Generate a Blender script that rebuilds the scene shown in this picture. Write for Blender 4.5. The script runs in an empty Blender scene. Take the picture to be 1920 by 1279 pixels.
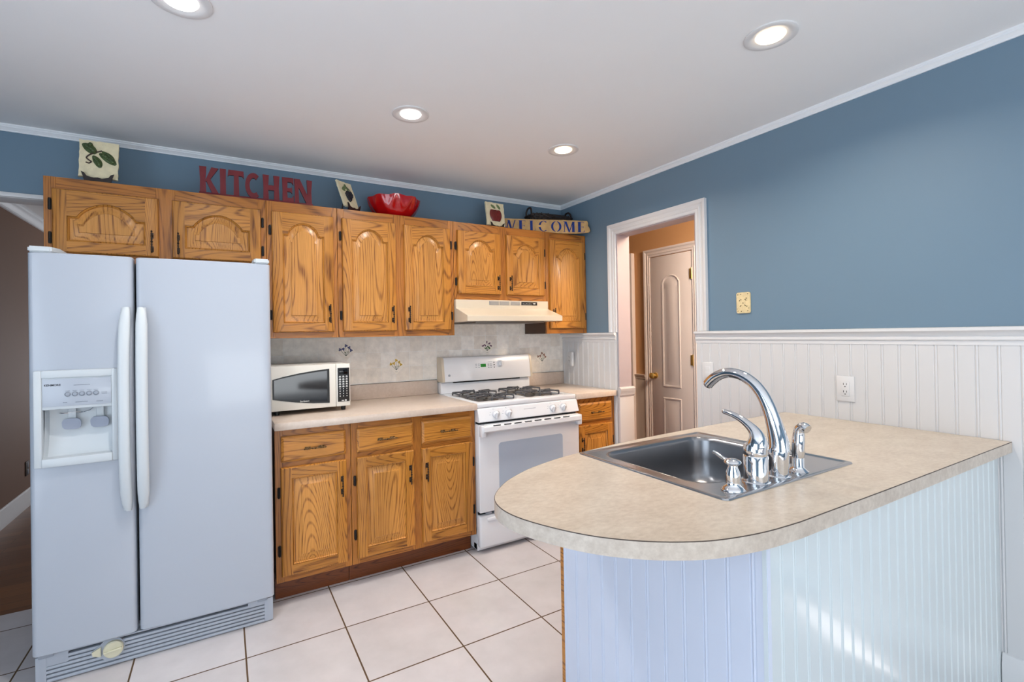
import bpy, bmesh, math, random
from math import sin, cos, pi, radians, sqrt
from mathutils import Vector, Matrix
random.seed(7)
S = bpy.context.scene
C = S.collection

# ------------------------------------------------------------------ camera
cam = bpy.data.cameras.new('camera')
cam.sensor_fit = 'HORIZONTAL'; cam.sensor_width = 36.0
cam.lens = 900.557 / 1920 * 36.0
cam.shift_x = (960 - 940.05) / 1920
cam.shift_y = (621.53 - 639.5) / 1920
cam.clip_start = 0.05; cam.clip_end = 100
co = bpy.data.objects.new('camera', cam); C.objects.link(co)
F = Vector((0.50097745, 0.86544345, 0.00540619))
R = Vector((0.86538003, -0.5008361, -0.01675123))
U = Vector((0.01178963, -0.0130704, 0.99984507))
co.matrix_world = Matrix(((R.x, U.x, -F.x, -2.47363), (R.y, U.y, -F.y, -3.23779), (R.z, U.z, -F.z, 1.33416), (0, 0, 0, 1)))
S.camera = co

# ------------------------------------------------------------------ world, daylight, exposure
S.view_settings.view_transform = 'Standard'
S.view_settings.look = 'None'
S.view_settings.gamma = 1.0
S.view_settings.use_curve_mapping = False
S.view_settings.exposure = -0.1
wd = bpy.data.worlds.new('world'); S.world = wd; wd.use_nodes = True
wd.node_tree.nodes['Background'].inputs[0].default_value = (0.75, 0.87, 1.0, 1)
wd.node_tree.nodes['Background'].inputs[1].default_value = 0.6
def area_light(name, loc, target, sx, sy, power, col, shape='RECTANGLE', spread=180):
    l = bpy.data.lights.new(name, 'AREA'); l.shape = shape; l.size = sx
    if shape in ('RECTANGLE', 'ELLIPSE'): l.size_y = sy
    l.energy = power; l.color = col; l.spread = radians(spread)
    o = bpy.data.objects.new(name, l); C.objects.link(o)
    o.location = loc
    o.rotation_euler = (Vector(target) - Vector(loc)).to_track_quat('-Z', 'Y').to_euler()
    return o
# daylight through the glass door in the left wall and the windows behind the camera, plus an added ceiling fill
area_light('daylight_left', (-4.26, -3.2, 1.15), (0, -3.2, 2.1), 2.2, 2.0, 54, (0.72, 0.85, 1.0))
area_light('daylight_rear', (-2.3, -6.12, 1.25), (-2.3, 0, 3.0), 2.8, 1.9, 24, (0.88, 0.94, 1.0))
area_light('added_ceiling_fill', (-1.5, -6.05, .8), (-.9, -3.2, 3.4), 2.4, .9, 46, (0.92, 0.97, 1.0))  # extra light added by the rear window, aimed up to brighten the ceiling
# daylight of the rooms next door
area_light('daylight_dining', (-2.2, 4.9, 1.2), (-3.0, 2.2, 2.6), 2.0, 1.4, 75, (0.88, 0.93, 1.0))
area_light('hall_lamp', (0.5, -1.75, 2.3), (0.7, -.4, 1.0), 0.5, 0.5, 48, (1.0, 0.80, 0.60), 'DISK')

# a low shaft of sun through a small window added in the right wall, behind the camera's right shoulder
sl = bpy.data.lights.new('sun', 'SUN'); sl.energy = 20; sl.angle = radians(.6); sl.color = (1.0, .97, .92)
so = bpy.data.objects.new('sun', sl); C.objects.link(so); so.location = (3, -7, 6)
so.rotation_euler = Vector((-.55 * .574, .83 * .574, -.819)).to_track_quat('-Z', 'Y').to_euler()

# ------------------------------------------------------------------ materials
def lin(r, g, b):
    f = lambda c: (c / 255 / 12.92) if c / 255 <= 0.04045 else ((c / 255 + 0.055) / 1.055) ** 2.4
    return (f(r), f(g), f(b), 1)
def new_mat(name):
    m = bpy.data.materials.new(name); m.use_nodes = True
    nt = m.node_tree; b = nt.nodes['Principled BSDF']
    return m, nt, b
def N(nt, t, **kw):
    n = nt.nodes.new(t)
    for k, v in kw.items():
        if k in n.inputs: n.inputs[k].default_value = v
        else: setattr(n, k, v)
    return n
def L(nt, a, b): nt.links.new(a, b)
def mat(name, col, rough=0.5, metal=0.0, spec=0.5, coat=0.0, var=0.0, vscale=6.0, bump=0.0, bscale=80.0, emit=None, estr=0):
    m, nt, b = new_mat(name)
    b.inputs['Roughness'].default_value = rough; b.inputs['Metallic'].default_value = metal
    b.inputs['Specular IOR Level'].default_value = spec; b.inputs['Coat Weight'].default_value = coat
    b.inputs['Coat Roughness'].default_value = 0.08
    b.inputs['Base Color'].default_value = col
    geo = N(nt, 'ShaderNodeNewGeometry')
    if var:
        n = N(nt, 'ShaderNodeTexNoise', Scale=vscale, Detail=4.0)
        L(nt, geo.outputs['Position'], n.inputs['Vector'])
        r = N(nt, 'ShaderNodeMapRange'); r.inputs['To Min'].default_value = 1 - var; r.inputs['To Max'].default_value = 1 + var
        r.inputs['From Min'].default_value = .3; r.inputs['From Max'].default_value = .7
        L(nt, n.outputs['Fac'], r.inputs['Value'])
        x = N(nt, 'ShaderNodeVectorMath', operation='SCALE'); x.inputs[0].default_value = col[:3]
        L(nt, r.outputs[0], x.inputs['Scale']); L(nt, x.outputs[0], b.inputs['Base Color'])
    if bump:
        n2 = N(nt, 'ShaderNodeTexNoise', Scale=bscale, Detail=3.0)
        L(nt, geo.outputs['Position'], n2.inputs['Vector'])
        bp = N(nt, 'ShaderNodeBump', Strength=bump, Distance=0.002)
        L(nt, n2.outputs['Fac'], bp.inputs['Height']); L(nt, bp.outputs[0], b.inputs['Normal'])
    if emit:
        b.inputs['Emission Color'].default_value = emit; b.inputs['Emission Strength'].default_value = estr
    return m

def oak(name, axis, light=(190, 127, 52), dark=(104, 56, 16), gain=1.0):
    """oak with cathedral figure; axis = direction of the grain"""
    m, nt, b = new_mat(name)
    geo = N(nt, 'ShaderNodeNewGeometry')
    def stretched(a, c):
        mp = N(nt, 'ShaderNodeMapping')
        mp.inputs['Scale'].default_value = [c if i == axis else a for i in range(3)]
        L(nt, geo.outputs['Position'], mp.inputs['Vector']); return mp
    m1 = stretched(4.6, 0.5)
    n1 = N(nt, 'ShaderNodeTexNoise', Scale=1.0, Detail=1.2, Roughness=0.45)
    L(nt, m1.outputs[0], n1.inputs['Vector'])
    mul = N(nt, 'ShaderNodeMath', operation='MULTIPLY'); mul.inputs[1].default_value = 290.0
    L(nt, n1.outputs['Fac'], mul.inputs[0])
    sn = N(nt, 'ShaderNodeMath', operation='SINE'); L(nt, mul.outputs[0], sn.inputs[0])
    mr = N(nt, 'ShaderNodeMapRange'); mr.inputs['From Min'].default_value = 0.1; mr.inputs['From Max'].default_value = 1.0
    L(nt, sn.outputs[0], mr.inputs['Value'])
    m2 = stretched(260.0, 9.0)
    n2 = N(nt, 'ShaderNodeTexNoise', Scale=1.0, Detail=2.0)
    L(nt, m2.outputs[0], n2.inputs['Vector'])
    r2 = N(nt, 'ShaderNodeMapRange'); r2.inputs['From Min'].default_value = .42; r2.inputs['From Max'].default_value = .7
    L(nt, n2.outputs['Fac'], r2.inputs['Value'])
    pw = N(nt, 'ShaderNodeMath', operation='POWER'); pw.inputs[1].default_value = 1.9; L(nt, mr.outputs[0], pw.inputs[0])
    q = N(nt, 'ShaderNodeMath', operation='MULTIPLY_ADD'); q.inputs[1].default_value = 0.5; q.inputs[2].default_value = 0.42
    L(nt, r2.outputs[0], q.inputs[0])
    w = N(nt, 'ShaderNodeMath', operation='MULTIPLY'); L(nt, pw.outputs[0], w.inputs[0]); L(nt, q.outputs[0], w.inputs[1])
    w2 = N(nt, 'ShaderNodeMath', operation='MULTIPLY_ADD'); w2.inputs[1].default_value = 0.26
    L(nt, r2.outputs[0], w2.inputs[0]); L(nt, w.outputs[0], w2.inputs[2])
    m3 = stretched(3.0, 0.8)
    n3 = N(nt, 'ShaderNodeTexNoise', Scale=1.3, Detail=2.0); L(nt, m3.outputs[0], n3.inputs['Vector'])
    mx = N(nt, 'ShaderNodeMix', data_type='RGBA'); mx.inputs[6].default_value = lin(*light); mx.inputs[7].default_value = lin(*dark)
    L(nt, w2.outputs[0], mx.inputs[0])
    r3 = N(nt, 'ShaderNodeMapRange'); r3.inputs['From Min'].default_value = .3; r3.inputs['From Max'].default_value = .7
    r3.inputs['To Min'].default_value = 0.82 * gain; r3.inputs['To Max'].default_value = 1.15 * gain
    L(nt, n3.outputs['Fac'], r3.inputs['Value'])
    sc = N(nt, 'ShaderNodeVectorMath', operation='SCALE'); L(nt, mx.outputs[2], sc.inputs[0]); L(nt, r3.outputs[0], sc.inputs['Scale'])
    L(nt, sc.outputs[0], b.inputs['Base Color'])
    b.inputs['Roughness'].default_value = 0.34; b.inputs['Coat Weight'].default_value = 0.12; b.inputs['Coat Roughness'].default_value = .15
    b.inputs['Specular IOR Level'].default_value = .4
    bp = N(nt, 'ShaderNodeBump', Strength=0.12, Distance=0.001); L(nt, r2.outputs[0], bp.inputs['Height']); bp.invert = True
    L(nt, bp.outputs[0], b.inputs['Normal'])
    return m

def tile_floor():
    m, nt, b = new_mat('floor_tile')
    geo = N(nt, 'ShaderNodeNewGeometry')
    mp = N(nt, 'ShaderNodeMapping'); mp.inputs['Location'].default_value = (2.0029, 0.5511, 0)
    L(nt, geo.outputs['Position'], mp.inputs['Vector'])
    br = N(nt, 'ShaderNodeTexBrick', offset=0.0, squash=1.0)
    br.inputs['Scale'].default_value = 1.0; br.inputs['Brick Width'].default_value = 0.4042; br.inputs['Row Height'].default_value = 0.4042
    br.inputs['Mortar Size'].default_value = 0.0034; br.inputs['Mortar Smooth'].default_value = 0.1
    br.inputs['Color1'].default_value = lin(210, 205, 206); br.inputs['Color2'].default_value = lin(203, 197, 197); br.inputs['Mortar'].default_value = lin(88, 64, 36)
    L(nt, mp.outputs[0], br.inputs['Vector'])
    n = N(nt, 'ShaderNodeTexNoise', Scale=5.0, Detail=6.0, Roughness=.6); L(nt, geo.outputs['Position'], n.inputs['Vector'])
    r = N(nt, 'ShaderNodeMapRange'); r.inputs['To Min'].default_value = .9; r.inputs['To Max'].default_value = 1.06
    r.inputs['From Min'].default_value = .3; r.inputs['From Max'].default_value = .7
    L(nt, n.outputs['Fac'], r.inputs['Value'])
    sc = N(nt, 'ShaderNodeVectorMath', operation='SCALE'); L(nt, br.outputs['Color'], sc.inputs[0]); L(nt, r.outputs[0], sc.inputs['Scale'])
    L(nt, sc.outputs[0], b.inputs['Base Color'])
    rr = N(nt, 'ShaderNodeMapRange'); rr.inputs['To Min'].default_value = .3; rr.inputs['To Max'].default_value = .8
    L(nt, br.outputs['Fac'], rr.inputs['Value']); L(nt, rr.outputs[0], b.inputs['Roughness'])
    bp = N(nt, 'ShaderNodeBump', Strength=.5, Distance=.002); bp.invert = True
    L(nt, br.outputs['Fac'], bp.inputs['Height']); L(nt, bp.outputs[0], b.inputs['Normal'])
    return m

def stone_tile():
    m, nt, b = new_mat('tumbled_stone_tile')
    geo = N(nt, 'ShaderNodeNewGeometry')
    sp = N(nt, 'ShaderNodeSeparateXYZ'); L(nt, geo.outputs['Position'], sp.inputs[0])
    cb = N(nt, 'ShaderNodeCombineXYZ'); L(nt, sp.outputs['X'], cb.inputs['X']); L(nt, sp.outputs['Z'], cb.inputs['Y'])
    n0 = N(nt, 'ShaderNodeTexNoise', Scale=30.0, Detail=2.0); L(nt, geo.outputs['Position'], n0.inputs['Vector'])
    wob = N(nt, 'ShaderNodeVectorMath', operation='MULTIPLY_ADD'); wob.inputs[1].default_value = (.006, .006, 0)
    L(nt, n0.outputs['Color'], wob.inputs[0]); 
    mp = N(nt, 'ShaderNodeMapping'); mp.inputs['Location'].default_value = (2.055 - .003, -1.2245 + .1, 0)
    L(nt, cb.outputs[0], mp.inputs['Vector']); L(nt, mp.outputs[0], wob.inputs[2])
    br = N(nt, 'ShaderNodeTexBrick', offset=0.0, squash=1.0)
    br.inputs['Scale'].default_value = 1.0; br.inputs['Brick Width'].default_value = 0.1008; br.inputs['Row Height'].default_value = 0.1008
    br.inputs['Mortar Size'].default_value = 0.0022; br.inputs['Mortar Smooth'].default_value = .4
    br.inputs['Color1'].default_value = lin(255, 250, 242); br.inputs['Color2'].default_value = lin(238, 229, 216); br.inputs['Mortar'].default_value = lin(250, 247, 240)
    L(nt, wob.outputs[0], br.inputs['Vector'])
    n = N(nt, 'ShaderNodeTexNoise', Scale=22.0, Detail=7.0, Roughness=.65); L(nt, geo.outputs['Position'], n.inputs['Vector'])
    r = N(nt, 'ShaderNodeMapRange'); r.inputs['To Min'].default_value = .86; r.inputs['To Max'].default_value = 1.08
    r.inputs['From Min'].default_value = .3; r.inputs['From Max'].default_value = .7
    L(nt, n.outputs['Fac'], r.inputs['Value'])
    sc = N(nt, 'ShaderNodeVectorMath', operation='SCALE'); L(nt, br.outputs['Color'], sc.inputs[0]); L(nt, r.outputs[0], sc.inputs['Scale'])
    L(nt, sc.outputs[0], b.inputs['Base Color']); b.inputs['Roughness'].default_value = .55
    bp = N(nt, 'ShaderNodeBump', Strength=.4, Distance=.002); bp.invert = True
    L(nt, br.outputs['Fac'], bp.inputs['Height']); L(nt, bp.outputs[0], b.inputs['Normal'])
    return m

def laminate(name, c1, c2, rough=.32, sx=1.0, sy=1.0):
    m, nt, b = new_mat(name)
    geo = N(nt, 'ShaderNodeNewGeometry')
    mp = N(nt, 'ShaderNodeMapping'); mp.inputs['Scale'].default_value = (sx, sy, 1)
    mp.inputs['Rotation'].default_value = (0, 0, .4)
    L(nt, geo.outputs['Position'], mp.inputs['Vector'])
    n = N(nt, 'ShaderNodeTexNoise', Scale=55.0, Detail=6.0, Roughness=.7); L(nt, mp.outputs[0], n.inputs['Vector'])
    n2 = N(nt, 'ShaderNodeTexNoise', Scale=9.0, Detail=3.0); L(nt, mp.outputs[0], n2.inputs['Vector'])
    av = N(nt, 'ShaderNodeMath', operation='MULTIPLY_ADD'); av.inputs[1].default_value = .35; L(nt, n2.outputs['Fac'], av.inputs[0])
    h = N(nt, 'ShaderNodeMath', operation='MULTIPLY'); h.inputs[1].default_value = .65; L(nt, n.outputs['Fac'], h.inputs[0]); L(nt, h.outputs[0], av.inputs[2])
    r = N(nt, 'ShaderNodeMapRange'); r.inputs['From Min'].default_value = .36; r.inputs['From Max'].default_value = .64
    L(nt, av.outputs[0], r.inputs['Value'])
    mx = N(nt, 'ShaderNodeMix', data_type='RGBA'); mx.inputs[6].default_value = lin(*c1); mx.inputs[7].default_value = lin(*c2)
    L(nt, r.outputs[0], mx.inputs[0]); L(nt, mx.outputs[2], b.inputs['Base Color'])
    b.inputs['Roughness'].default_value = rough
    return m

def planks():
    m, nt, b = new_mat('hardwood_planks')
    geo = N(nt, 'ShaderNodeNewGeometry')
    br = N(nt, 'ShaderNodeTexBrick', offset=.37); br.inputs['Scale'].default_value = 1.0
    br.inputs['Brick Width'].default_value = 1.1; br.inputs['Row Height'].default_value = .083; br.inputs['Mortar Size'].default_value = .0012
    br.inputs['Color1'].default_value = lin(132, 84, 46); br.inputs['Color2'].default_value = lin(104, 62, 32); br.inputs['Mortar'].default_value = lin(40, 22, 12)
    L(nt, geo.outputs['Position'], br.inputs['Vector'])
    mp = N(nt, 'ShaderNodeMapping'); mp.inputs['Scale'].default_value = (3, 60, 3); L(nt, geo.outputs['Position'], mp.inputs['Vector'])
    n = N(nt, 'ShaderNodeTexNoise', Scale=1.0, Detail=4.0); L(nt, mp.outputs[0], n.inputs['Vector'])
    r = N(nt, 'ShaderNodeMapRange'); r.inputs['To Min'].default_value = .7; r.inputs['To Max'].default_value = 1.25; L(nt, n.outputs['Fac'], r.inputs['Value'])
    sc = N(nt, 'ShaderNodeVectorMath', operation='SCALE'); L(nt, br.outputs['Color'], sc.inputs[0]); L(nt, r.outputs[0], sc.inputs['Scale'])
    L(nt, sc.outputs[0], b.inputs['Base Color']); b.inputs['Roughness'].default_value = .35
    return m

M = {}
M['oak_v'] = oak('oak_upright_grain', 2)
M['oak_h'] = oak('oak_level_grain', 0)
M['oak_y'] = oak('oak_side_grain', 1)
M['oak_panel'] = oak('oak_panel', 2, (202, 140, 66), (116, 64, 20))
M['oak_fv'] = oak('oak_frame_upright', 2, (178, 113, 46), (102, 56, 20))
M['oak_fh'] = oak('oak_frame_level', 0, (178, 113, 46), (102, 56, 20))
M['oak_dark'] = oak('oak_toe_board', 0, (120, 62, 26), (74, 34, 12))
M['cab_inside'] = mat('cabinet_side_panel', lin(70, 44, 28), .5, var=.12, vscale=9)
M['blue'] = mat('blue_wall_paint', lin(107, 132, 151), .55, var=.015, vscale=2)
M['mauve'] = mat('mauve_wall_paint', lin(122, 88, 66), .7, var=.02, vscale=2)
M['ceil'] = mat('ceiling_paint', lin(238, 238, 238), .85, var=.012, vscale=1.5)
M['white'] = mat('white_trim_paint', lin(220, 219, 219), .38)
M['bead'] = mat('white_beadboard_paint', lin(213, 212, 212), .34)
M['bead_daylit'] = mat('daylight_tinted_beadboard_paint', lin(206, 213, 228), .42, var=.02, vscale=5)  # bluish cast of the left daylight mixed into the paint colour
M['bead_gloss'] = mat('glossy_beadboard_paint', lin(208, 218, 221), .3, coat=1.0, bump=.05, bscale=300)
M['bead_gloss'].node_tree.nodes['Principled BSDF'].inputs['Coat Roughness'].default_value = .14
M['crown'] = mat('crown_moulding_paint', lin(236, 239, 242), .4)
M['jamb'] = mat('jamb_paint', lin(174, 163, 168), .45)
M['jamb_low'] = mat('jamb_panel_paint', lin(198, 194, 194), .4)
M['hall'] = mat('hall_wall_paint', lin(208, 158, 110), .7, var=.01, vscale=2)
M['hall_low'] = mat('hall_lower_wall_paint', lin(214, 198, 184), .6)
M['door'] = mat('door_paint', lin(236, 224, 220), .38)
M['tile'] = tile_floor()
M['stone'] = stone_tile()
M['lam'] = laminate('beige_laminate', (208, 195, 178), (184, 168, 150), .3, 1.0, 1.7)
M['lam_back'] = laminate('cream_laminate', (214, 198, 184), (200, 182, 166), .3)
M['lam_edge'] = laminate('laminate_edge_band', (208, 196, 182), (180, 166, 152), .35)
M['edge_line'] = mat('laminate_core_line', lin(70, 56, 48), .5)
M['planks'] = planks()
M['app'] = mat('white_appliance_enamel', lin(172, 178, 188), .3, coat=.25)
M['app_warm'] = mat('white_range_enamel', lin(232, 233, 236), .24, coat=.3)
M['cream_pl'] = mat('cream_plastic', lin(198, 203, 206), .35)
M['knob_cream'] = mat('aged_cream_plastic', lin(214, 208, 180), .4)
M['bisque'] = mat('bisque_enamel', lin(208, 195, 174), .3, coat=.2)
M['mw'] = mat('microwave_plastic', lin(226, 222, 212), .35)
M['black_gl'] = mat('black_glass', lin(12, 12, 14), .06, spec=.32)
M['black'] = mat('black_plastic', lin(14, 14, 15), .4)
M['gap'] = mat('shadow_gap', lin(20, 20, 22), .8)
M['mw_glass'] = mat('smoked_door_glass', lin(34, 35, 38), .07, spec=.45)
M['grey_gl'] = mat('grey_oven_glass', lin(176, 188, 204), .12, coat=.3)
M['grate'] = mat('cast_iron', lin(78, 78, 82), .42, spec=.5)
M['burner'] = mat('burner_metal', lin(120, 114, 108), .4, metal=.7)
M['chrome'] = mat('chrome', (.82, .83, .85, 1), .045, metal=1.0)
M['steel'] = mat('brushed_steel', (.46, .46, .47, 1), .24, metal=1.0, bump=.03, bscale=400)
M['steel_bowl'] = mat('satin_steel', (.30, .30, .31, 1), .3, metal=1.0)
M['bronze'] = mat('dark_bronze', lin(52, 42, 36), .38, metal=.7, var=.25, vscale=120)
M['bronze_wear'] = mat('worn_antique_bronze', lin(104, 80, 50), .36, metal=.8, var=.5, vscale=160)
M['iron'] = mat('black_hinge_metal', lin(24, 23, 24), .45, metal=.4)
M['brass'] = mat('polished_brass', (.80, .56, .18, 1), .28, metal=.75)
M['red_sign'] = mat('red_painted_wood', lin(112, 20, 30), .5, var=.08, vscale=20)
M['red_gl'] = mat('red_glazed_ceramic', lin(176, 10, 14), .08, coat=.6)
M['plaque'] = mat('cream_plaster', lin(230, 218, 182), .8, var=.07, vscale=40, bump=.9, bscale=130)
M['pea'] = mat('pea_pod_glaze', lin(66, 84, 44), .5, var=.3, vscale=60)
M['vine'] = mat('vine_brown', lin(72, 58, 50), .6)
M['grape'] = mat('black_grape_glaze', lin(20, 18, 32), .25)
M['leaf'] = mat('leaf_green', lin(104, 120, 74), .6, var=.2, vscale=60)
M['apple'] = mat('dark_red_glaze', lin(112, 30, 26), .25, var=.2, vscale=50)
M['stand'] = mat('dark_wood_stand', lin(34, 20, 15), .35)
M['board'] = mat('weathered_pine_board', lin(196, 158, 104), .7, var=.16, vscale=24)
M['ink'] = mat('blue_lettering', lin(18, 48, 122), .8, var=.2, vscale=30)
M['wicker'] = mat('dark_wicker', lin(38, 26, 20), .6, var=.5, vscale=90, bump=.8, bscale=160)
M['accent'] = mat('accent_tile_glaze', lin(246, 238, 226), .45, var=.05, vscale=40)
M['violet'] = mat('violet_petals', lin(92, 96, 140), .6)
M['purple'] = mat('plum_petals', lin(104, 66, 92), .6)
M['yellow'] = mat('yellow_petals', lin(206, 168, 60), .6)
M['rust'] = mat('rust_petals', lin(150, 110, 92), .6)
M['stem'] = mat('herb_stems', lin(104, 110, 92), .6)
M['herb'] = mat('herb_leaves', lin(74, 110, 58), .6)
M['text_grey'] = mat('grey_printing', lin(120, 126, 136), .6)
M['text_black'] = mat('black_printing', lin(38, 42, 50), .5)
M['text_white'] = mat('white_printing', lin(220, 220, 216), .5)
M['btn'] = mat('grey_button', lin(150, 156, 166), .35)
M['paddle'] = mat('grey_paddle', lin(150, 157, 172), .35)
M['lcd'] = mat('green_clock_display', lin(16, 60, 20), .3, emit=lin(30, 190, 50), estr=.30)
M['lamp_w'] = mat('lit_white_lens', (1, 1, 1, 1), .5, emit=(1.0, .98, .95, 1), estr=5)
M['lamp_y'] = mat('lit_warm_lens', (1, 1, 1, 1), .5, emit=(1.0, .76, .46, 1), estr=6)
M['platein'] = mat('patterned_cream_plate', lin(224, 204, 158), .5, var=.1, vscale=60)
M['dot'] = mat('olive_pattern', lin(84, 70, 40), .6)
M['slot'] = mat('dark_slot', lin(30, 28, 28), .6)
def glass_mat():
    m, nt, b = new_mat('window_glass')
    tr = N(nt, 'ShaderNodeBsdfTransparent'); gl = N(nt, 'ShaderNodeBsdfGlossy', Roughness=0.0); mx = N(nt, 'ShaderNodeMixShader'); mx.inputs[0].default_value = .07
    L(nt, tr.outputs[0], mx.inputs[1]); L(nt, gl.outputs[0], mx.inputs[2]); L(nt, mx.outputs[0], nt.nodes['Material Output'].inputs['Surface'])
    return m
M['glass'] = glass_mat()

# ------------------------------------------------------------------ object helpers
def link(o): C.objects.link(o); return o
ROOT = {}
def rootloc(o):
    while o.parent: o = o.parent
    return o.location.copy()
def tag(o, label=None, cat=None, group=None, kind=None):
    if label: o['label'] = label
    if cat: o['category'] = cat
    if group: o['group'] = group
    if kind: o['kind'] = kind
    return o
def thing(name, loc, label, cat, group=None):
    o = bpy.data.objects.new(name, None); o.empty_display_size = .05; o.location = loc; link(o)
    return tag(o, label, cat, group)
def build(name, bm, mats, parent=None, origin=None, ang=35, label=None):
    """links the bmesh (world coordinates) as ONE object"""
    base = rootloc(parent) if parent else Vector(origin if origin is not None else (0, 0, 0))
    bmesh.ops.recalc_face_normals(bm, faces=bm.faces)
    bmesh.ops.translate(bm, verts=bm.verts, vec=-base)
    me = bpy.data.meshes.new(name); bm.to_mesh(me); bm.free()
    for m in (mats if isinstance(mats, (list, tuple)) else [mats]): me.materials.append(m)
    if ang:
        me.polygons.foreach_set('use_smooth', [True] * len(me.polygons))
        me.set_sharp_from_angle(angle=radians(ang))
    o = bpy.data.objects.new(name, me); link(o)
    if parent: o.parent = parent
    else: o.location = base
    if label: o['label'] = label
    return o
def struct(name, bm, mats, ang=35):
    xs = [v.co for v in bm.verts]
    o = build(name, bm, mats, None, (sum(v.x for v in xs) / len(xs), sum(v.y for v in xs) / len(xs), min(v.z for v in xs)), ang)
    o['kind'] = 'structure'; return o
def solo(name, bm, mats, label, cat, group=None, ang=35):
    xs = [v.co for v in bm.verts]
    o = build(name, bm, mats, None, (sum(v.x for v in xs) / len(xs), sum(v.y for v in xs) / len(xs), min(v.z for v in xs)), ang)
    return tag(o, label, cat, group)
def nb(): return bmesh.new()
def merge(bm, t, mi=0):
    mp = {}
    for v in t.verts: mp[v] = bm.verts.new(v.co)
    for f in t.faces:
        try:
            g = bm.faces.new([mp[v] for v in f.verts]); g.material_index = mi
        except ValueError: pass
    t.free()
def box(bm, x0, x1, y0, y1, z0, z1, bev=0, seg=2, mi=0, rot=None):
    t = bmesh.new(); bmesh.ops.create_cube(t, size=1)
    sx, sy, sz = abs(x1 - x0), abs(y1 - y0), abs(z1 - z0)
    bmesh.ops.scale(t, vec=(sx, sy, sz), verts=t.verts)
    if bev: bmesh.ops.bevel(t, geom=list(t.edges), offset=min(bev, .49 * min(sx, sy, sz)), segments=seg, affect='EDGES', profile=.5)
    if rot: bmesh.ops.rotate(t, cent=(0, 0, 0), matrix=rot, verts=t.verts)
    bmesh.ops.translate(t, vec=((x0 + x1) / 2, (y0 + y1) / 2, (z0 + z1) / 2), verts=t.verts)
    merge(bm, t, mi); return bm
def rbox(*a, **k): return box(nb(), *a, **k)
def prism(bm, pts, fn, a, b, mi=0, cap=True):
    """closed polygon pts extruded from a to b; fn(p, t) -> xyz"""
    A = [bm.verts.new(fn(p, a)) for p in pts]; B = [bm.verts.new(fn(p, b)) for p in pts]
    n = len(pts)
    for i in range(n):
        f = bm.faces.new((A[i], A[(i + 1) % n], B[(i + 1) % n], B[i])); f.material_index = mi
    if cap:
        for q in (A[::-1], B): f = bm.faces.new(q); f.material_index = mi
    return bm
def loft(bm, rings, closed=True, cap0=False, cap1=False, mi=0):
    V = [[bm.verts.new(p) for p in r] for r in rings]
    n = len(V[0])
    for a, b in zip(V, V[1:]):
        for i in range(n if closed else n - 1):
            f = bm.faces.new((a[i], a[(i + 1) % n], b[(i + 1) % n], b[i])); f.material_index = mi
    if cap0: f = bm.faces.new(V[0][::-1]); f.material_index = mi
    if cap1: f = bm.faces.new(V[-1]); f.material_index = mi
    return bm
def lathe(bm, prof, c, axis=2, n=24, mi=0, cap0=True, cap1=True):
    """prof = [(r, h)], turned about the axis through c"""
    rings = []
    for r, h in prof:
        ring = []
        for i in range(n):
            a = 2 * pi * i / n; u, v = r * cos(a), r * sin(a)
            p = [(h, u, v), (v, h, u), (u, v, h)][axis]
            ring.append((c[0] + p[0], c[1] + p[1], c[2] + p[2]))
        rings.append(ring)
    return loft(bm, rings, True, cap0, cap1, mi)
def tube(bm, path, rad, n=10, mi=0, flat=1.0, flat_axis=None, cap=True):
    """round tube along path with radius per point; flat squeezes it along flat_axis"""
    P = [Vector(p) for p in path]
    if not isinstance(rad, (list, tuple)): rad = [rad] * len(P)
    rings = []; prev = None
    for i, p in enumerate(P):
        t = (P[min(i + 1, len(P) - 1)] - P[max(i - 1, 0)]).normalized()
        if prev is None:
            ref = Vector((0, 0, 1)) if abs(t.z) < .9 else Vector((1, 0, 0))
            u = t.cross(ref).normalized()
        else: u = (prev - t * prev.dot(t)).normalized()
        prev = u; v = t.cross(u)
        ring = []
        for k in range(n):
            a = 2 * pi * k / n; d = (u * cos(a) + v * sin(a)) * rad[i]
            if flat_axis is not None: d = d - flat_axis * d.dot(flat_axis) * (1 - flat)
            ring.append(p + d)
        rings.append(ring)
    return loft(bm, rings, True, cap, cap, mi)
def smooth_path(pts, sub=4):
    P = [Vector(p) for p in pts]; out = []
    for i in range(len(P) - 1):
        p0 = P[max(i - 1, 0)]; p1 = P[i]; p2 = P[i + 1]; p3 = P[min(i + 2, len(P) - 1)]
        for k in range(sub):
            t = k / sub
            out.append(.5 * ((2 * p1) + (p2 - p0) * t + (2 * p0 - 5 * p1 + 4 * p2 - p3) * t * t + (3 * p1 - p0 - 3 * p2 + p3) * t ** 3))
    out.append(P[-1]); return out
def interp(vals, sub=4):
    out = []
    for a, b in zip(vals, vals[1:]): out += [a + (b - a) * k / sub for k in range(sub)]
    return out + [vals[-1]]
def ball(bm, c, r, n=12, sc=(1, 1, 1), mi=0):
    t = bmesh.new(); bmesh.ops.create_uvsphere(t, u_segments=n, v_segments=max(6, n // 2), radius=r)
    bmesh.ops.scale(t, vec=sc, verts=t.verts); bmesh.ops.translate(t, vec=c, verts=t.verts); merge(bm, t, mi); return bm
def rrect(x0, x1, y0, y1, r, n=5):
    pts = []
    for cx, cy, a0 in ((x1 - r, y1 - r, 0), (x0 + r, y1 - r, 90), (x0 + r, y0 + r, 180), (x1 - r, y0 + r, 270)):
        for k in range(n + 1):
            a = radians(a0 + 90 * k / n); pts.append((cx + r * cos(a), cy + r * sin(a)))
    return pts
XZ = lambda p, t: (p[0], t, p[1])      # polygon in x,z extruded along y
YZ = lambda p, t: (t, p[0], p[1])      # polygon in y,z extruded along x
XY = lambda p, t: (p[0], p[1], t)      # polygon in x,y extruded along z
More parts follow.
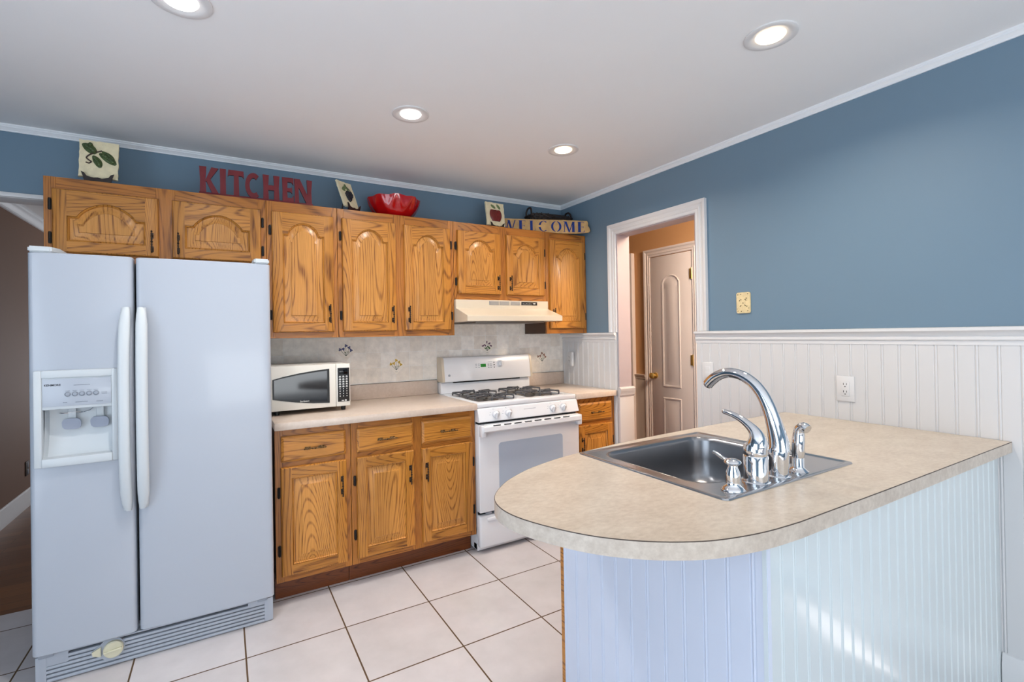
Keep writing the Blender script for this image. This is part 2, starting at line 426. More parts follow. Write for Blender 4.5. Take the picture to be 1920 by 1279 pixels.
def text_mesh(body, size, fn, depth=.0006, bold=0.0):
    cu = bpy.data.curves.new('t', 'FONT'); cu.body = body; cu.size = size; cu.align_x = 'CENTER'; cu.align_y = 'CENTER'; cu.offset = bold
    o = bpy.data.objects.new('t', cu); C.objects.link(o)
    dg = bpy.context.evaluated_depsgraph_get(); me = bpy.data.meshes.new_from_object(o.evaluated_get(dg))
    C.objects.unlink(o); bpy.data.objects.remove(o)
    bm = nb(); bm.from_mesh(me); bpy.data.meshes.remove(me)
    bmesh.ops.solidify(bm, geom=bm.faces[:], thickness=depth)
    for v in bm.verts: v.co = Vector(fn(v.co))
    return bm
def cut_box(o, cutter):
    """subtracts the cutter bmesh (world coordinates) from mesh object o and keeps the plain mesh"""
    base = rootloc(o)
    bmesh.ops.recalc_face_normals(cutter, faces=cutter.faces)
    bmesh.ops.translate(cutter, verts=cutter.verts, vec=-base)
    me = bpy.data.meshes.new('c'); cutter.to_mesh(me); cutter.free()
    a = bpy.data.objects.new('a', o.data.copy()); b = bpy.data.objects.new('b', me); C.objects.link(a); C.objects.link(b)
    md = a.modifiers.new('m', 'BOOLEAN'); md.object = b; md.operation = 'DIFFERENCE'; md.solver = 'EXACT'
    dg = bpy.context.evaluated_depsgraph_get(); r = bpy.data.meshes.new_from_object(a.evaluated_get(dg))
    r.name = o.data.name; o.data = r
    for q in (a, b): C.objects.unlink(q); bpy.data.objects.remove(q)
    r.polygons.foreach_set('use_smooth', [True] * len(r.polygons)); r.set_sharp_from_angle(angle=radians(35))
# ------------------------------------------------------------------ the room
CEIL = 2.40
struct('floor', rbox(-4.5, 0.0, -6.4, 0.035, -.08, 0.0), M['tile'], 0)
struct('floor.001', rbox(-4.0, 0.11, 0.035, 5.1, -.08, 0.0), M['planks'], 0)
struct('floor.002', rbox(0.0, 1.3, -2.3, 1.7, -.079, 0.001), M['planks'], 0)
bm = nb(); box(bm, -4.5, .11, -6.4, 5.2, CEIL, CEIL + .08); box(bm, .11, 1.3, -2.3, 1.8, CEIL, CEIL + .08)
struct('ceiling', bm, M['ceil'], 0)
bm = nb()
box(bm, -3.2, 0.0, 0, .12, 0, CEIL); box(bm, -4.42, -3.2, 0, .12, 2.05, CEIL); box(bm, -4.42, -3.87, 0, .12, 0, 2.05)
struct('wall_back', bm, M['blue'], 0)
bm = nb()
box(bm, 0, .11, -6.32, -3.62, 0, CEIL); box(bm, 0, .11, -3.22, -1.325, 0, CEIL); box(bm, 0, .11, -3.62, -3.22, 0, .1); box(bm, 0, .11, -3.62, -3.22, .97, CEIL); box(bm, 0, .11, -.655, .035, 0, CEIL); box(bm, 0, .11, -1.325, -.655, 2.045, CEIL)
struct('wall_right', bm, M['blue'], 0)
bm = nb()
box(bm, -4.42, -4.3, -6.2, -4.3, 0, CEIL); box(bm, -4.42, -4.3, -2.1, 0, 0, CEIL); box(bm, -4.42, -4.3, -4.3, -2.1, 2.15, CEIL); box(bm, -4.42, -4.3, -4.3, -2.1, 0, .1)
struct('wall_left', bm, M['blue'], 0)
bm = nb()
box(bm, -4.42, -3.7, -6.32, -6.2, 0, CEIL); box(bm, -.9, 0, -6.32, -6.2, 0, CEIL); box(bm, -3.7, -.9, -6.32, -6.2, 0, .3); box(bm, -3.7, -.9, -6.32, -6.2, 2.2, CEIL)
struct('wall_front', bm, M['blue'], 0)
def window(name, x0, x1, y0, y1, z0, z1, along):
    bm = nb(); w = .06
    def bar(a0, a1, h0, h1):
        if along == 'x': box(bm, a0, a1, y0, y1, h0, h1, .004)
        else: box(bm, x0, x1, a0, a1, h0, h1, .004)
    lo, hi = (x0, x1) if along == 'x' else (y0, y1)
    bar(lo, lo + w, z0, z1); bar(hi - w, hi, z0, z1); bar(lo + w, hi - w, z0, z0 + w); bar(lo + w, hi - w, z1 - w, z1)
    mid = (lo + hi) / 2; bar(mid - w / 2, mid + w / 2, z0 + w, z1 - w)
    o = struct(name, bm, M['white'])
    g = nb(); c = .003
    if along == 'x': box(g, x0 + w, x1 - w, (y0 + y1) / 2 - c, (y0 + y1) / 2 + c, z0 + w, z1 - w)
    else: box(g, (x0 + x1) / 2 - c, (x0 + x1) / 2 + c, y0 + w, y1 - w, z0 + w, z1 - w)
    build('pane', g, M['glass'], o)
window('window_1', -4.40, -4.34, -4.3, -2.1, .1, 2.15, 'y')
window('window_2', -3.7, -.9, -6.30, -6.24, .3, 2.2, 'x')
bm = nb()
for a, b, c, d in ((-3.62, -3.60, .1, .97), (-3.31, -3.22, .1, .97), (-3.60, -3.31, .1, .13), (-3.60, -3.31, .93, .97)): box(bm, .048, .062, a, b, c, d, .002)
w3 = struct('added_sun_window', bm, M['white'])  # unseen low window, added to let in the sun for the panel streak
build('pane', rbox(.053, .057, -3.60, -3.31, .13, .93), M['glass'], w3)
# dining room beyond the opening at the left
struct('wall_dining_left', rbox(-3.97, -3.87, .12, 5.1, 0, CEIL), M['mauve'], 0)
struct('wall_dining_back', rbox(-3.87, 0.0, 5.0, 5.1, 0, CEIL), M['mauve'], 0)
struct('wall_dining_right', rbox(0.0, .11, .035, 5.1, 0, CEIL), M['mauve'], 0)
# hallway through the doorway at the right
struct('wall_hall_right', rbox(1.1, 1.2, -2.3, 1.7, 0, CEIL), M['hall'], 0)
struct('wall_hall_back', rbox(.11, 1.1, 1.6, 1.7, 0, CEIL), M['hall'], 0)
struct('wall_hall_front', rbox(.11, 1.1, -2.3, -2.2, 0, CEIL), M['hall'], 0)

# crown moulding: (distance from wall, height below the ceiling)
CR = [(0, 0), (.022, 0), (.022, -.006), (.018, -.009), (.018, -.015), (.013, -.018), (.010, -.024), (.006, -.027), (.006, -.033), (0, -.033)]
bm = nb(); prism(bm, CR, lambda p, t: (t, -p[0], CEIL + p[1]), -4.3, 0)
struct('trim_1', bm, M['crown'])
bm = nb(); prism(bm, CR, lambda p, t: (-p[0], t, CEIL + p[1]), -6.2, -.0005)
struct('trim_2', bm, M['crown'])
CR2 = [(p * 2.6, h * 2.3) for p, h in CR]
bm = nb(); prism(bm, CR2, lambda p, t: (-3.87 + p[0], t, CEIL + p[1]), .12, 5.0)
struct('trim_3', bm, M['crown'])
bm = nb(); box(bm, -3.87, -3.2, -.014, .0, 2.046, 2.068, .003); box(bm, -3.87, -3.2, .0, .130, 2.044, 2.05, .001)
struct('trim_4', bm, M['white'])
BASE = [(0, 0), (.016, 0), (.016, .105), (.012, .112), (.012, .122), (.006, .135), (0, .138)]
bm = nb(); prism(bm, BASE, lambda p, t: (-3.87 + p[0], t, p[1]), .12, 5.0); struct('baseboard_left', bm, M['white'])
bm = nb(); prism(bm, BASE, lambda p, t: (-.012 - p[0], t, p[1]), -6.2, -3.62); prism(bm, BASE, lambda p, t: (-.012 - p[0], t, p[1]), -3.22, -2.619); struct('baseboard_right', bm, M['white'])

# beadboard: u along the wall, d out of the wall
def bead_pts(u0, u1, first, sp, t=.010, w=.0032, dep=.0026):
    pts = [(u0, 0), (u0, t)]; u = first
    while u < u1 - .006:
        if u > u0 + .006:
            pts += [(u - 2.2 * w, t), (u - 1.5 * w, t - dep), (u - .8 * w, t - .0006), (u, t + .0004), (u + .8 * w, t - .0006), (u + 1.5 * w, t - dep), (u + 2.2 * w, t)]
        u += sp
    return pts + [(u1, t), (u1, 0)]
bm = nb(); prism(bm, bead_pts(1.325, 3.22, 1.325 + .0336, .0603, .012), lambda p, t: (-p[1], -p[0], t), 0, 1.27); prism(bm, bead_pts(3.22, 3.62, 3.25, .0603, .012), lambda p, t: (-p[1], -p[0], t), .97, 1.27); prism(bm, bead_pts(3.62, 6.2, 3.65, .0603, .012), lambda p, t: (-p[1], -p[0], t), 0, 1.27)
struct('trim_5', bm, M['bead'])
bm = nb(); prism(bm, bead_pts(0, .645, .03, .0603, .012), lambda p, t: (-p[1], -p[0], t), 0, 1.27)
struct('trim_6', bm, M['bead'])
RAIL = [(0, 1.262), (.014, 1.262), (.014, 1.278), (.020, 1.283), (.020, 1.292), (.016, 1.297), (.018, 1.306), (.026, 1.314), (.034, 1.318), (.034, 1.330), (0, 1.332)]
bm = nb(); prism(bm, RAIL, lambda p, t: (-p[0], t, p[1]), -6.2, -1.322); struct('trim_7', bm, M['white'])
bm = nb(); prism(bm, RAIL, lambda p, t: (-p[0], t, p[1]), -.642, -.001); struct('trim_8', bm, M['white'])
# door casing round the doorway
CAS = [(0, 0), (0, .012), (.006, .015), (.012, .012), (.020, .012), (.024, .016), (.030, .016), (.034, .012), (.046, .013), (.052, .018), (.060, .022), (.073, .022), (.073, 0)]
bm = nb()
def mitre(bm, p0, p1, top):
    A = []
    for (w, d) in CAS:
        A.append([(-d, p0 + w, 1.332), (-d, p0 + w, top + w), (-d, p1 - w, top + w), (-d, p1 - w, 1.332)])
    n = len(CAS); V = [[bm.verts.new(q) for q in r] for r in A]
    for i in range(n):
        a, b = V[i], V[(i + 1) % n]
        for k in range(3): bm.faces.new((a[k], a[k + 1], b[k + 1], b[k]))
    bm.faces.new([V[i][0] for i in range(n)]); bm.faces.new([V[i][3] for i in range(n)])
mitre(bm, -.650, -1.330, 2.043)
struct('trim_9', bm, M['white'])
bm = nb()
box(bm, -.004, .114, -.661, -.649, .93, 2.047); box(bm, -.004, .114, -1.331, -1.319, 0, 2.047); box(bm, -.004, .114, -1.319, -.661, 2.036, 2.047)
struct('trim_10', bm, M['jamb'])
bm = nb(); box(bm, -.012, .126, -.672, -.650, 0, .862, .002); prism(bm, [(0, .858), (.012, .858), (.016, .87), (.022, .878), (.022, .89), (.028, .9), (.03, .925), (.014, .936), (0, .936)], lambda p, t: (t, -.655 - p[0], p[1]), -.014, .128)
struct('trim_11', bm, M['jamb_low'])

# hallway: lower wall, chair rail, door with casing, a second casing
struct('trim_12', rbox(1.085, 1.1, .12, .25, 0, .86), M['hall_low'], 0)
bm = nb(); prism(bm, [(0, .855), (.012, .855), (.012, .868), (.02, .875), (.02, .885), (.026, .893), (.03, .912), (0, .916)], lambda p, t: (1.1 - p[0], t, p[1]), .115, .25)
struct('trim_13', bm, M['hall_low'])
def hall_casing(name, y0, y1, top):
    bm = nb(); A = []
    for (w, d) in CAS:
        A.append([(1.1 - d, y0 + w, 0), (1.1 - d, y0 + w, top + w), (1.1 - d, y1 - w, top + w), (1.1 - d, y1 - w, 0)])
    n = len(CAS); V = [[bm.verts.new(q) for q in r] for r in A]
    for i in range(n):
        a, b = V[i], V[(i + 1) % n]
        for k in range(3): bm.faces.new((a[k], a[k + 1], b[k + 1], b[k]))
    bm.faces.new([V[i][0] for i in range(n)]); bm.faces.new([V[i][3] for i in range(n)])
    return struct(name, bm, M['door'])
hall_casing('trim_14', .044, -.436, 2.046)
bm = nb(); box(bm, 1.055, 1.1, .25, .33, 0, 2.118, .004); struct('trim_15', bm, M['door'])
def arch_outline(xl, xr, zb, zs, A, d=0, n=22, half=.76):
    """door-panel outline with a cathedral top, inset by d"""
    c = (xl + xr) / 2; a = (xr - xl) / 2 * half - d * .55
    pts = [(xl + d, zb + d), (xr - d, zb + d), (xr - d, zs - d)]
    if A > 0:
        pts.append((c + a, zs - d))
        for k in range(1, n):
            t = 1 - 2 * k / n; s = abs(t)
            wide = (xr - xl) > .26
            h = (1 - s * s) ** (.80 if wide else .62) * .94 + .06 * (1 - s)
            pts.append((c + a * t, zs - d + A * h))
        pts.append((c - a, zs - d))
    pts.append((xl + d, zs - d))
    return pts
dx = 1.092
bm = nb(); box(bm, dx, 1.13, -.430, .038, .012, 2.04, .002)
for (zb, zs, A) in ((.815, 1.80, .06), (.12, .72, 0)):
    rings = []
    for ins, dep in ((0, 0), (.007, .006), (.016, .004), (.022, -.0005), (.045, .0005), (.062, .006)):
        rings.append([(dx - .0002 - dep, -p[0], p[1]) for p in arch_outline(.093, .302, zb, zs, A, ins, half=.9)])
    loft(bm, rings, True, False, True)
d1 = struct('door_1', bm, M['door'])
bm = nb(); lathe(bm, [(.028, 0), (.028, -.006), (.012, -.010), (.010, -.03), (.022, -.036), (.029, -.05), (.027, -.062), (.014, -.07), (.003, -.072)], (dx, -.004, .915), 0)
build('knob', bm, M['brass'], d1)
for z in (1.84, 1.075, .22):
    bm = nb(); box(bm, dx - .004, dx + .001, -.433, -.405, z - .045, z + .045, .001); lathe(bm, [(.006, -.05), (.006, .05)], (dx - .006, -.434, z), 2, 10)
    build('hinge', bm, M['brass'], d1)

# ------------------------------------------------------------------ recessed ceiling lights
LAMPS = [(-1.681, -1.032, 'w', 'round white recessed ceiling light in the middle of the ceiling, above the microwave side', 20),
         (-.749, -1.013, 'y', 'warm recessed ceiling light above the range, farthest from the camera', 20),
         (-.743, -2.233, 'y', 'warm recessed ceiling light above the peninsula sink by the blue wall', 20),
         (-2.578, -1.441, 'w', 'bright white recessed ceiling light cut by the top edge above the refrigerator side', 20)]
for x, y, k, lab, pw in LAMPS:
    t = thing('recessed_light', (x, y, CEIL), lab, 'ceiling light', 'recessed ceiling lights')
    bm = nb(); lathe(bm, [(.088, 0), (.088, -.004), (.084, -.006), (.066, -.0045), (.056, -.001), (.050, -.001), (.050, 0)], (x, y, CEIL), 2, 40, cap0=False, cap1=False)
    build('trim_ring', bm, M['white'], t)
    bm = nb(); lathe(bm, [(.050, -.0012), (.046, -.006), (.03, -.009), (.01, -.010)], (x, y, CEIL), 2, 32, cap0=False)
    build('lens', bm, M['lamp_w'] if k == 'w' else M['lamp_y'], t)
    l = area_light('lamp_light', (x, y, CEIL - .012), (x, y, 0), .1, .1, pw * .46, (1.0, .98, .96) if k == 'w' else (1.0, .88, .74), 'DISK', 150)
# ------------------------------------------------------------------ cabinet parts
def pull(bm_name, parent, c, vertical, yf, length=.11, m=None):
    """turned spindle pull standing off the front at y = yf"""
    bm = nb(); ax = 2 if vertical else 0; h = length / 2; yo = yf - .024
    prof = []
    k = 0
    seq = [(-h, .002), (-h + .004, .0048), (-h + .009, .0025)]
    n = 7
    for i in range(n):
        a = -h + .009 + (2 * h - .018) * i / n; b = -h + .009 + (2 * h - .018) * (i + 1) / n
        r = .0045 if i != 3 else .0062
        seq += [(a + .001, .0028), ((a + b) / 2, r), (b - .001, .0028)]
    seq += [(h - .009, .0025), (h - .004, .0048), (h, .002)]
    lathe(bm, [(r, p) for p, r in seq], (c[0], yo, c[1]), ax, 10)
    for s in (-1, 1):
        off = s * (h - .022)
        p = (c[0] + (0 if vertical else off), yf, c[1] + (off if vertical else 0))
        lathe(bm, [(.0065, .0), (.0065, -.003), (.003, -.006), (.003, -.022)], p, 1, 8)
        if vertical: box(bm, p[0] - .006, p[0] + .006, yf - .002, yf + .0005, p[2] - .014, p[2] + .014, .0008)
        else: box(bm, p[0] - .014, p[0] + .014, yf - .002, yf + .0005, p[2] - .006, p[2] + .006, .0008)
    return build(bm_name, bm, m or M['bronze'], parent)
def hinge(parent, x, z, yf):
    bm = nb(); box(bm, x - .007, x + .007, yf - .003, yf + .0005, z - .024, z + .024, .001)
    lathe(bm, [(.0045, -.027), (.0055, -.02), (.0055, .02), (.0045, .027)], (x, yf - .006, z), 2, 8)
    return build('hinge', bm, M['iron'], parent)
def door(cab, x0, x1, z0, z1, yf, A, side, hz, pulled, hoff=(.07, .07), st=.053, yframe=None):
    """raised-panel door; front plane yf; A arch height (0 = square); side = hinge side"""
    th = .019; rt = .055 if A else .055
    bm = nb(); e = .006
    xl, xr, zb = x0 + st, x1 - st, z0 + .052
    zs = z1 - rt - A
    out = arch_outline(xl, xr, zb, zs, A)
    def face(pts, mi):
        f = bm.faces.new([bm.verts.new((p[0], yf, p[1])) for p in pts]); f.material_index = mi
    face([(x0 + e, z0 + e), (xl, z0 + e), (xl, z1 - e), (x0 + e, z1 - e)], 0)
    face([(xr, z0 + e), (x1 - e, z0 + e), (x1 - e, z1 - e), (xr, z1 - e)], 0)
    face([(xl, z0 + e), (xr, z0 + e), (xr, zb), (xl, zb)], 1)
    # top rail as strips between its arched edge and the top edge
    top = [p for p in out[2:]] if A else [(xr, zs), (xl, zs)]
    for a, b in zip(top, top[1:]):
        face([(a[0], a[1]), (a[0], z1 - e), (b[0], z1 - e), (b[0], b[1])], 1) if abs(a[0] - b[0]) > 1e-5 else None
    R_ = lambda d, y: [(x0 + d, y, z0 + d), (x1 - d, y, z0 + d), (x1 - d, y, z1 - d), (x0 + d, y, z1 - d)]
    loft(bm, [R_(e, yf), R_(.003, yf + .0015), R_(0, yf + .008), R_(0, yf + th)], True, False, True, 0)
    # inner wall of the opening
    loft(bm, [[(p[0], yf, p[1]) for p in out], [(p[0], yf + .015, p[1]) for p in out]], True, mi=0)
    bmesh.ops.remove_doubles(bm, verts=bm.verts, dist=1e-5)
    d = build('door', bm, [M['oak_v'], M['oak_h']], cab, ang=30)
    bm = nb(); rings = []
    for ins, dep in ((.0006, .004), (.004, .0018), (.007, .006), (.009, .0125), (.013, .0125), (.043, .0035), (.0445, .0005)):
        rings.append([(p[0], yf + dep, p[1]) for p in arch_outline(xl, xr, zb, zs, A, ins)])
    loft(bm, rings, True, False, True)
    build('center_panel', bm, M['oak_panel'], d, ang=30)
    hx = (x1 - .026) if side == 'L' else (x0 + .026)
    pull('handle', d, (hx, pulled), True, yf)
    fy = yframe if yframe is not None else yf + th
    for z in hz: hinge(d, (x0 - .009) if side == 'L' else (x1 + .009), z, fy)
    return d
def drawer(cab, x0, x1, z0, z1, yf, hz=None, m=None):
    bm = nb()
    R_ = lambda d, y: [(x0 + d, y, z0 + d), (x1 - d, y, z0 + d), (x1 - d, y, z1 - d), (x0 + d, y, z1 - d)]
    loft(bm, [R_(0, yf + .019), R_(0, yf + .008), R_(.004, yf + .005), R_(.012, yf)], True, True, True)
    d = build('drawer', bm, M['oak_h'], cab, ang=25)
    pull('handle', d, ((x0 + x1) / 2, (z0 + z1) / 2 - .004), False, yf, .11, M['bronze_wear'])
    return d
def frame(cab, x0, x1, z0, z1, y0, y1, xs, zs, ext=None):
    """face frame: stiles at xs [(a,b)], rails [(za,zb)] between the outer stiles"""
    bm = nb()
    for a, b in xs: box(bm, a, b, y0, y1, z0, z1, .0008, 1, 0)
    for a, b in zs:
        for (p, q), (r, s) in zip(xs, xs[1:]): box(bm, q, r, y0 + .0004, y1, a, b, .0008, 1, 1)
    return build('face_frame', bm, [M['oak_fv'], M['oak_fh']], cab, ang=30)
# ------------------------------------------------------------------ wall cabinets
UF, UD = -.309, -.329     # frame front, door front
UT, UB = 2.092, 1.331
def upper(x0, x1, zb, doors, label, arch=.068):
    cab = thing('wall_cabinet', ((x0 + x1) / 2, -.16, zb), label, 'wall cabinet', 'oak wall cabinets')
    g = .0012
    bm = nb()
    for a, b in ((x0 + g, x0 + .016), (x1 - .016, x1 - g)): box(bm, a, b, UF + .019, -.002, zb, UT)
    box(bm, x0 + .016, x1 - .016, UF + .019, -.002, zb + .012, zb + .026); box(bm, x0 + .016, x1 - .016, UF + .019, -.002, UT - .016, UT - .001); box(bm, x0 + .016, x1 - .016, -.012, -.002, zb + .026, UT - .016)
    build('carcass', bm, M['cab_inside'], cab, ang=0)
    xs = [(x0 + g, doors[0][0] + .012)]
    for a, b in zip(doors, doors[1:]): xs.append((a[1] - .012, b[0] + .012))
    xs.append((doors[-1][1] - .012, x1 - g))
    frame(cab, x0, x1, zb, UT, UF, UF + .019, xs, [(zb, doors[0][2] + .012), (2.036 - .012, UT)])
    for (a, b, za, side, hz, hp) in doors:
        door(cab, a, b, za, 2.036, UD, arch, side, hz, hp, yframe=UF)
    return cab
upper(-3.177, -2.262, 1.705, [(-3.145, -2.746, 1.744, 'L', (1.965, 1.81), 1.815), (-2.690, -2.290, 1.744, 'R', (1.965, 1.81), 1.815)], 'wide oak double-door wall cabinet above the refrigerator')
upper(-2.262, -1.886, UB, [(-2.236, -1.910, 1.363, 'L', (1.93, 1.46), 1.468)], 'oak single-door wall cabinet beside the refrigerator, above the microwave')
upper(-1.886, -1.138, UB, [(-1.861, -1.537, 1.365, 'L', (1.93, 1.46), 1.466), (-1.484, -1.166, 1.367, 'R', (1.93, 1.46), 1.466)], 'tall oak double-door wall cabinet left of the range hood')
upper(-1.138, -.386, 1.571, [(-1.114, -.781, 1.609, 'L', (1.93, 1.69), 1.69), (-.735, -.409, 1.609, 'R', (1.93, 1.69), 1.69)], 'short oak double-door wall cabinet directly above the range hood')
upper(-.386, -.0025, UB, [(-.360, -.027, 1.368, 'R', (1.93, 1.46), 1.466)], 'oak single-door wall cabinet in the corner under the welcome board')
# ------------------------------------------------------------------ base cabinets
BF, BD = -.611, -.630
def base(x0, x1, cols, label, seam=False):
    cab = thing('base_cabinet', ((x0 + x1) / 2, -.31, 0), label, 'base cabinet', 'oak base cabinets')
    g = .0012
    bm = nb()
    for a, b in ((x0 + g, x0 + .017), (x1 - .017, x1 - g)): box(bm, a, b, BF + .019, -.002, .118, .874)
    box(bm, x0 + .017, x1 - .017, BF + .019, -.002, .118, .132); box(bm, x0 + .017, x1 - .017, -.012, -.002, .132, .874)
    build('carcass', bm, M['cab_inside'], cab, ang=0)
    xs = [(x0 + g, cols[0][0] + .012)]
    for a, b in zip(cols, cols[1:]): xs.append((a[1] - .012, b[0] + .012))
    xs.append((cols[-1][1] - .012, x1 - g))
    frame(cab, x0, x1, .116, .875, BF, BF + .019, xs, [(.116, .158), (.675, .724), (.829, .875)])
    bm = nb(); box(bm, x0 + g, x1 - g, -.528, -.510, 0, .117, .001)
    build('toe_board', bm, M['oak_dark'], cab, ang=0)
    for (a, b, side) in cols:
        drawer(cab, a + .003, b - .003, .713, .841, BD)
        door(cab, a, b, .147, .687, BD, 0, side, (.563, .275), .556, st=.05, yframe=BF)
    return cab
base(-2.262, -1.893, [(-2.236, -1.918, 'L')], 'oak base cabinet with one drawer and one door beside the refrigerator')
base(-1.893, -1.1515, [(-1.866, -1.546, 'L'), (-1.500, -1.176, 'R')], 'wide oak base cabinet with two drawers and two doors left of the range')
base(-.384, -.013, [(-.356, -.045, 'R')], 'small oak base cabinet right of the range, partly behind the peninsula')

# ------------------------------------------------------------------ counters on the back wall
def counter(x0, x1, label):
    t = thing('countertop', ((x0 + x1) / 2, -.32, .876), label, 'countertop', 'laminate countertops')
    bm = nb(); box(bm, x0, x1, -.648, -.001, .876, .914, .004, 2)
    build('worktop', bm, M['lam_back'], t)
    bm = nb(); box(bm, x0, x1, -.021, -.001, .9142, 1.014, .003, 2)
    build('upstand', bm, M['lam_back'], t)
    bm = nb(); box(bm, x0, x1, -.0205, -.001, 1.0141, 1.0155)
    build('caulk_line', bm, M['edge_line'], t, ang=0)
counter(-2.264, -1.150, 'cream laminate countertop under the microwave, left of the range')
counter(-.384, -.013, 'short cream laminate countertop in the corner right of the range')
# tile backsplash with herb accent tiles
t = thing('tile_backsplash', (-1.13, -.004, 1.016), 'cream tumbled stone tile backsplash with little flower motifs behind the range', 'backsplash')
bm = nb(); box(bm, -2.262, -.0135, -.008, -.0005, 1.0157, 1.3305); box(bm, -1.136, -.386, -.008, -.0005, 1.3306, 1.57); box(bm, -1.149, -.3855, -.008, -.0005, .90, 1.0156)
build('tile_field', bm, M['stone'], t, ang=0)
def accent(x, z, petals, leafy):
    h = .062
    bm = nb(); prism(bm, [(x - h, z), (x, z - h), (x + h, z), (x, z + h)], XZ, -.0085, -.0105)
    a = build('accent_tile', bm, M['accent'], t, ang=0)
    bs, bp, bl = nb(), nb(), nb()
    for k in range(5):
        an = radians(90 + (k - 2) * 22); ln = .040 + .007 * ((k * 7) % 3)
        p0 = (x, -.0112, z - .030); p1 = (x + ln * cos(an) * .6, -.0112, z - .030 + ln * sin(an) * .6); p2 = (x + ln * 1.15 * cos(an), -.0112, z - .028 + ln * 1.2 * sin(an))
        tube(bs, [p0, p1, p2], .0011, 5)
        for q in range(3 if not leafy else 2):
            w = q * 2.1 + k; ball(bp, (p2[0] + .0055 * cos(w), -.0112, p2[2] + .0055 * sin(w)), .0054, 8, (1, .3, 1))
        if leafy or k % 2:
            ball(bl, (p1[0] + .004, -.0112, p1[2]), .0075 if leafy else .0042, 8, (1, .25, .7))
    for i in range(4): box(bs, x - .009 + i * .005, x - .0055 + i * .005, -.0112, -.0106, z - .0435, z - .0415)
    build('flower_stems', bs, M['stem'], a); build('petals', bp, petals, a); build('leaves', bl, M['herb'] if leafy else M['leaf'], a)
accent(-1.781, 1.237, M['violet'], False); accent(-1.446, 1.128, M['yellow'], False); accent(-.733, 1.237, M['purple'], True); accent(-.227, 1.135, M['rust'], False)

# ------------------------------------------------------------------ range hood
t = thing('range_hood', (-.761, -.25, 1.42), 'cream under-cabinet range hood with sloped front above the range', 'range hood')
x0, x1 = -1.136, -.388
bm = nb()
prof = [(-.010, 1.5695), (-.331, 1.5695), (-.331, 1.512), (-.498, 1.458), (-.503, 1.4535), (-.503, 1.421), (-.485, 1.419), (-.010, 1.419)]
prism(bm, prof, YZ, x0, x1)
build('hood_shell', bm, M['bisque'], t, ang=20)
build('filter', rbox(x0 + .1, x1 - .1, -.42, -.06, 1.409, 1.4192, .002), M['burner'], t)
for a, b in ((-.884, -.808), (-.800, -.722), (-.713, -.634)):
    bm = nb(); box(bm, a, b, -.3325, -.331, 1.537, 1.563, 0, 1, 0)
    for k in range(7): z = 1.539 + k * .0036; box(bm, a + .001, b - .001, -.3345, -.3325, z, z + .0012, 0, 1, 1)
    build('vent_grille', bm, [M['btn'], M['bisque']], t, ang=0)
bm = nb(); box(bm, -.622, -.486, -.3335, -.331, 1.538, 1.562, .001)
p = build('control_panel', bm, M['black'], t)
bm = nb()
for k in range(3): box(bm, -.612 + k * .026, -.598 + k * .026, -.3345, -.3335, 1.549, 1.5505)
box(bm, -.522, -.503, -.3365, -.3335, 1.546, 1.554, .001)
for k in range(9): box(bm, -.612 + k * .009, -.606 + k * .009, -.3345, -.3335, 1.5415, 1.543)
build('switch_marks', bm, M['text_white'], p, ang=0)
# ------------------------------------------------------------------ refrigerator
t = thing('refrigerator', (-2.70, -.4, 0), 'tall white side-by-side refrigerator with water dispenser at the left', 'refrigerator')
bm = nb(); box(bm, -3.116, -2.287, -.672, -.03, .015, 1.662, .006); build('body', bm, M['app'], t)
def fdoor(name, x0, x1):
    pts = []; n = 14
    r = .018
    # slightly crowned front, rounded vertical edges
    for k in range(n + 1):
        u = k / n; x = x0 + r + (x1 - x0 - 2 * r) * u
        pts.append((x, -.747 - .005 * (1 - (2 * u - 1) ** 2)))
    arcR = [(x1 - r + r * sin(a), -.747 + r - r * cos(a)) for a in [radians(q) for q in (22, 45, 67, 90)]]
    arcL = [(x0 + r - r * sin(a), -.747 + r - r * cos(a)) for a in [radians(q) for q in (90, 67, 45, 22)]]
    poly = arcL + pts + arcR + [(x1, -.680), (x0, -.680)]
    bm = nb()
    rings = []
    for z, s in ((.126, .004), (.130, 0), (1.676, 0), (1.680, .004)):
        cx = (x0 + x1) / 2
        rings.append([(cx + (p[0] - cx) * (1 - s / .2), p[1] + (s if p[1] < -.7 else 0), z) for p in poly])
    loft(bm, rings, True, True, True)
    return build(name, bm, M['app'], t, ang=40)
fd = fdoor('freezer_door', -3.121, -2.797)
rd = fdoor('refrigerator_door', -2.788, -2.281)
cut_box(fd, rbox(-3.082, -2.862, -.80, -.694, .872, 1.079))
build('gasket', rbox(-3.10, -2.30, -.6805, -.6715, .14, 1.66), M['gap'], t, ang=0)
def fhandle(parent, x0, x1, sgn):
    bm = nb(); rings = []; zs = [.640, .648, .67, .71, .78, .88, 1.05, 1.22, 1.33, 1.40, 1.44, 1.462, 1.470]
    for z in zs:
        u = (z - 1.055) / .415; b = sqrt(max(0, 1 - abs(u) ** 5)); w = (x1 - x0) / 2 * (.50 + .50 * min(1, b * 1.25)); c = (x0 + x1) / 2
        o = .012 + .048 * min(1, max(0, 1 - abs(u) ** 3.2)); c2 = c + (1 - b) * .006 * sgn
        ring = []
        for k in range(16):
            a = 2 * pi * k / 16
            ring.append((c2 + w * math.copysign(abs(cos(a)) ** .7, cos(a)), -.752 - o + .016 * math.copysign(abs(sin(a)) ** .8, sin(a)), z))
        rings.append(ring)
    loft(bm, rings, True, True, True)
    for z in (.66, 1.45): box(bm, (x0 + x1) / 2 - .012, (x0 + x1) / 2 + .012, -.770, -.748, z - .02, z + .02, .004)
    build('handle', bm, M['cream_pl'], parent, ang=50)
fhandle(fd, -2.842, -2.802, 1); fhandle(rd, -2.784, -2.743, -1)
